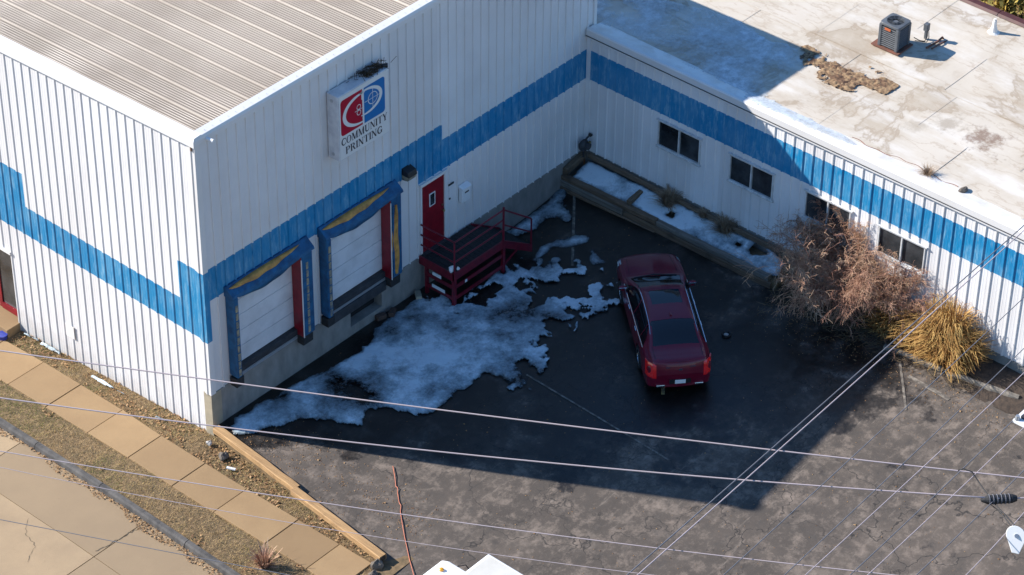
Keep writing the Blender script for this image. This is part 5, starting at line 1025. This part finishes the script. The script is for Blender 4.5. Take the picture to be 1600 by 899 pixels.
# ------------------------------------------------------------------ box truck at the bottom edge
tk = thing('box_truck', 'white box truck at the bottom edge, only roof corner showing', 'truck', (-1.62, -10.42, 0.0))
zt0 = ZS(-10)-.05
MB().box(-2.3, 0, -6.0, 0, .85, 3.30).build('cargo_box', M['truck_white'], tk, bevel=.03); MB().box(-2.22, -.08, -5.95, -.10, 3.302, 3.33).build('roof_skin', M['truck_roof'], tk)
b = MB(); b.prism([(.05, .55), (1.62, .55), (1.70, .9), (1.62, 1.55), (1.25, 2.42), (1.05, 2.50), (.05, 2.50)], (-2.2, 0, 0), (0,1,0), (0,0,1), (2.1, 0, 0)); b.build('cab', M['truck_white'], tk, bevel=.05)
b = MB(); b.add([(-2.05, 1.60+.012, 1.62), (-.25, 1.612, 1.62), (-.3, 1.30, 2.34), (-2.0, 1.30, 2.34)], [(0,1,2,3)[::-1]]); b.build('windshield', M['car_glass'], tk)
for x in (-.45, -1.15, -1.85): MB().blob((x, .98, 2.53), (.06, .06, .04), 2, 10, amp=.02).build('marker_lamp', M['amber'], tk)
mo = MB().box(.12, .26, .62, .74, 1.85, 2.25).build('mirror', M['black_plastic'], tk, bevel=.015); MB().tube([(.19, .68, 2.2), (.10, .75, 2.42), (-.12, .85, 2.46)], .012, 6).build('mirror_arm', M['black_plastic'], mo)
for (x, y) in ((-2.05, .9), (-.25, .9), (-2.0, -4.2), (-.3, -4.2)):
    o = bpy.data.objects.new('wheel', None); C.objects.link(o); o.parent = tk; o.location = (x, y, .42+zt0*.0); MB().cyl((-.13, 0, 0), (.13, 0, 0), .42, 24).build('tyre', M['tyre'], o); MB().cyl((-.14, 0, 0), (.14, 0, 0), .22, 18).build('rim', M['galv'], o)
MB().box(-1.9, -.4, -5.9, 1.4, .5, .85).build('chassis', M['steel_dark'], tk)

# ------------------------------------------------------------------ overhead lines
def wire(name, label, p0, p1, r, m, sag=.25, ext=(0, 0), cat='cable'):
    p0 = Vector(p0); p1 = Vector(p1); n = 40; b = MB(); pts = []
    for k in range(n+1):
        t = -ext[0]+(1+ext[0]+ext[1])*k/n; pts.append(p0.lerp(p1, t)+Vector((0, 0, -sag*4*t*(1-t))))
    b.tube(pts, r, 6); return tag(b.build(name, M[m], smooth=True), label, cat)
# thick communication cables from far left to the pole
wire('overhead_cable', 'thick pale overhead cable, the upper of the two crossing the dock front', (-7.59, -2.01, 8.0), (3.3, -20.28, 8.0), .0145, 'wire_light', .12, (.6, 1.2))
wire('overhead_cable', 'thick pale overhead cable, the lower one ending in a black splice', (-8.61, -3.19, 8.0), (2.22, -19.93, 8.0), .0145, 'wire_light', .25, (.6, .02))
wire('overhead_cable', 'pale overhead cable crossing the pavement below the two thick ones', (-9.71, -4.47, 8.0), (-.73, -20.0, 8.0), .010, 'wire_light', .20, (.6, .4))
wire('overhead_cable', 'thin overhead cable low over the street at the bottom left', (-11.26, -6.3, 8.3), (-9.01, -10.86, 8.3), .0075, 'wire_grey', .0, (1.5, 1.5)); wire('overhead_cable', 'thinnest overhead cable passing just above the truck roof', (-9.5, -6.73, 8.3), (-4.08, -16.71, 8.3), .006, 'wire_light', .15, (.7, .5))
B = [((-4.15,-16.15),(10.54,-15.58),.016,'wire_grey','upper strand of the doubled diagonal power line'), ((-4.02,-16.3),(10.48,-15.68),.016,'wire_light','lower strand of the doubled diagonal power line'), ((-2.93,-17.53),(8.3,-17.03),.012,'wire_grey','diagonal power line second from the upper right'),
     ((-2.15,-18.4),(6.8,-18.0),.012,'wire_grey','third diagonal power line counted from the upper left'), ((-1.89,-18.7),(6.11,-18.45),.012,'wire_light','fourth diagonal power line, close beside the third'), ((-1.31,-19.34),(5.1,-19.11),.013,'wire_grey','fifth diagonal power line, running to the white bracket'),
     ((-1.09,-19.59),(4.62,-19.42),.012,'wire_light','sixth diagonal power line, close below the fifth'), ((-.47,-20.29),(3.5,-20.15),.013,'wire_grey','seventh diagonal power line, over the black splice'), ((.2,-21.0),(2.4,-20.85),.012,'wire_light','last diagonal power line in the lower right corner')]
for (a, b_, r, m_, lab) in B:
    wire('power_line', lab, (*a, 8.0), (*b_, 8.0), r*.78, m_, .03, (3.0, 3.0), 'power line')
sp = thing('splice_closure', 'black ribbed cable splice closure at the end of the lower cable', 'splice closure', (2.22, -19.98, 7.95))
d0 = Vector((10.83, -16.74, 0)).normalized(); dx = Vector((.49, -.47, 0)).normalized(); A = Vector((0,0,0)); B_ = dx*.72
MB().tube([A, A+dx*.06, A+dx*.14, B_-dx*.1, B_], [.03, .06, .095, .095, .06], 14).build('body', M['rubber'], sp)
MB().tube([B_, B_+dx*8, B_+dx*16+Vector((0,0,.3))], .0145, 6).build('tail_cable', M['wire_light'], sp)
b = MB()
for k in range(6): b.tube([A+dx*(.16+k*.08)+(Vector((0,0,1))*math.cos(q)+dx.cross(Vector((0,0,1)))*math.sin(q))*.10 for q in np.linspace(0, 2*PI, 15)], .009, 5)
b.build('rib', M['wire_grey'], sp, kind='stuff')
sn_ = thing('cable_storage_bracket', 'white teardrop cable storage bracket in the lower right corner', 'bracket', (1.75, -21.1, 8.0))
pp = [(.20*math.cos(a), .20*math.sin(a)) for a in np.linspace(-.2*PI, 1.2*PI, 16)]+[(-.07, -.36), (.07, -.36)]
q = Matrix.Rotation(D(-20), 3, 'Z'); u1_ = q @ Vector((r_.x, r_.y, 0)).normalized(); v1_ = Vector((.25, .22, .75)).normalized()
b = MB(); b.prism(pp, (0,0,0), u1_, v1_, Vector((-.35, -.3, .4)).normalized()*.03); b.build('plate', M['white_plastic'], sn_, bevel=.008)
b = MB(); b.cyl((0,0,0), Vector((-.35, -.3, .4)).normalized()*.06, .04, 10); b.build('bolt', M['galv'], sn_)
b = MB(); b.tube([(2.56,-19.2,8.05),(2.60,-19.28,8.12),(2.68,-19.45,8.08),(2.55,-19.8,7.95),(2.35,-20.2,7.92),(2.1,-20.75,7.95),(1.9,-21.02,8.04),(1.85,-21.3,8.04),(2.2,-21.9,8.0)], .013, 6); tag(b.build('drip_loop', M['wire_black'], smooth=True), 'black cable loop hanging from the upper cable to the white bracket', 'cable')
b = MB(); b.tube([(2.30,-20.12,7.9),(2.2,-20.45,7.93),(2.0,-20.8,7.95),(1.92,-21.1,8.05),(2.0,-21.6,8.0)], .012, 6); tag(b.build('drip_loop', M['wire_black'], smooth=True), 'black tail cable from the splice closure to the white bracket', 'cable')
br = thing('cable_bracket', 'white bracket clamped to the power lines at the right edge', 'bracket', (4.8, -19.25, 8.0))
MB().box(-.16, .5, -.5, .12, -.04, .04).build('plate', M['white_plastic'], br, bevel=.01); b = MB(); b.tube([(-.1, .05, .04), (-.1, .05, .14)], [.06, .04], 10); b.build('insulator', M['galv'], br); MB().box(-.02, .12, -.1, .02, .04, .10).build('clamp', M['steel_dark'], br)
po = thing('utility_pole', 'wooden utility pole just outside the right edge', 'pole', (5.6, -23.2, 0)); MB().tube([(0,0,-.2), (0,0,6), (0,0,11)], [.17, .15, .12], 14).build('shaft', M['pole_wood'], po); MB().box(-.06, .06, -1.3, 1.3, 9.7, 9.82).build('crossarm', M['pole_wood'], po)

# ------------------------------------------------------------------ behind the low roof
b = shrub('yellow_shrub', 'yellow green shrub beyond the brown roof edge', (23.3, -7.35, 3.2), 10, 1.3, .8, 14, levels=2, squash=(1, 1), clampx=False)
V = []; rr = np.random.default_rng(8); n = 2600; c0 = rr.normal(0, 1, (n, 3)); c0 /= np.linalg.norm(c0, axis=1, keepdims=True); c0 *= (rr.uniform(.35, 1, (n, 1)))*np.array([[.75, 1.0, .8]]); c0 += np.array([23.5, -7.35, 4.2]); u = rr.normal(0, .05, (n, 3)); v_ = rr.normal(0, .05, (n, 3))
lv = np.stack([c0-u, c0+v_, c0+u, c0-v_], 1).reshape(-1, 3); npmesh('foliage', lv, np.arange(4*n).reshape(-1, 4), M['yellow_leaf'], b, attr={'tint': np.repeat(rr.uniform(0, 1, n), 4)})
for k in range(6):
    rr_ = random.Random(k); p = (23.4+rr_.uniform(0, 1.8), -8.0-rr_.uniform(0, 2.2), 3.75+rr_.uniform(0, .35)); o = MB().blob((0,0,0), (rr_.uniform(.18, .4), rr_.uniform(.18, .4), rr_.uniform(.12, .25)), k, 10, amp=.35).build('boulder', M['rock_pale' if k % 3 else 'rock']); o.location = p; tag(o, 'pale boulder in the rock bank beyond the brown roof edge', 'boulder', 'boulders beyond the roof edge')

# loose grit on the asphalt
rr = np.random.default_rng(77); n = 3000
gx = np.concatenate([rr.uniform(-.5, 13, n//2), 12.7-np.abs(rr.normal(0, .5, n//4)), rr.normal(.6, .5, n//4)]); gy = np.concatenate([rr.uniform(-20, -.3, n//2), rr.uniform(-15, -7.5, n//4), -rr.uniform(.5, 6.5, n//4)])
k = (gx > xleft(gy)+.15) & ~((np.abs(gx-10.2) < 1.6) & (np.abs(gy+5.9) < 1.6)); gx = gx[k]; gy = gy[k]; n = len(gx); gz_ = lz(gx, gy)+.004; sz = rr.uniform(.006, .02, n)*np.where(rr.uniform(0, 1, n) < .03, 2.2, 1)
dirs = np.array([[1,0,0],[-.5,.87,0],[-.5,-.87,0],[0,0,.8]]); V = np.stack([gx, gy, gz_], -1)[:, None]+dirs[None]*sz[:, None, None]*rr.uniform(.6, 1.4, (n, 4, 1)); i = (np.arange(n)*4)[:, None]
F = np.concatenate([i+np.array([[0,1,3]]), i+np.array([[1,2,3]]), i+np.array([[2,0,3]])]); npmesh('loose_grit', V.reshape(-1, 3), F, M['litter'], kind='stuff', attr={'tint': np.repeat(rr.uniform(0, 1, n), 4)})['label'] = 'loose grit and leaf crumbs scattered on the asphalt'
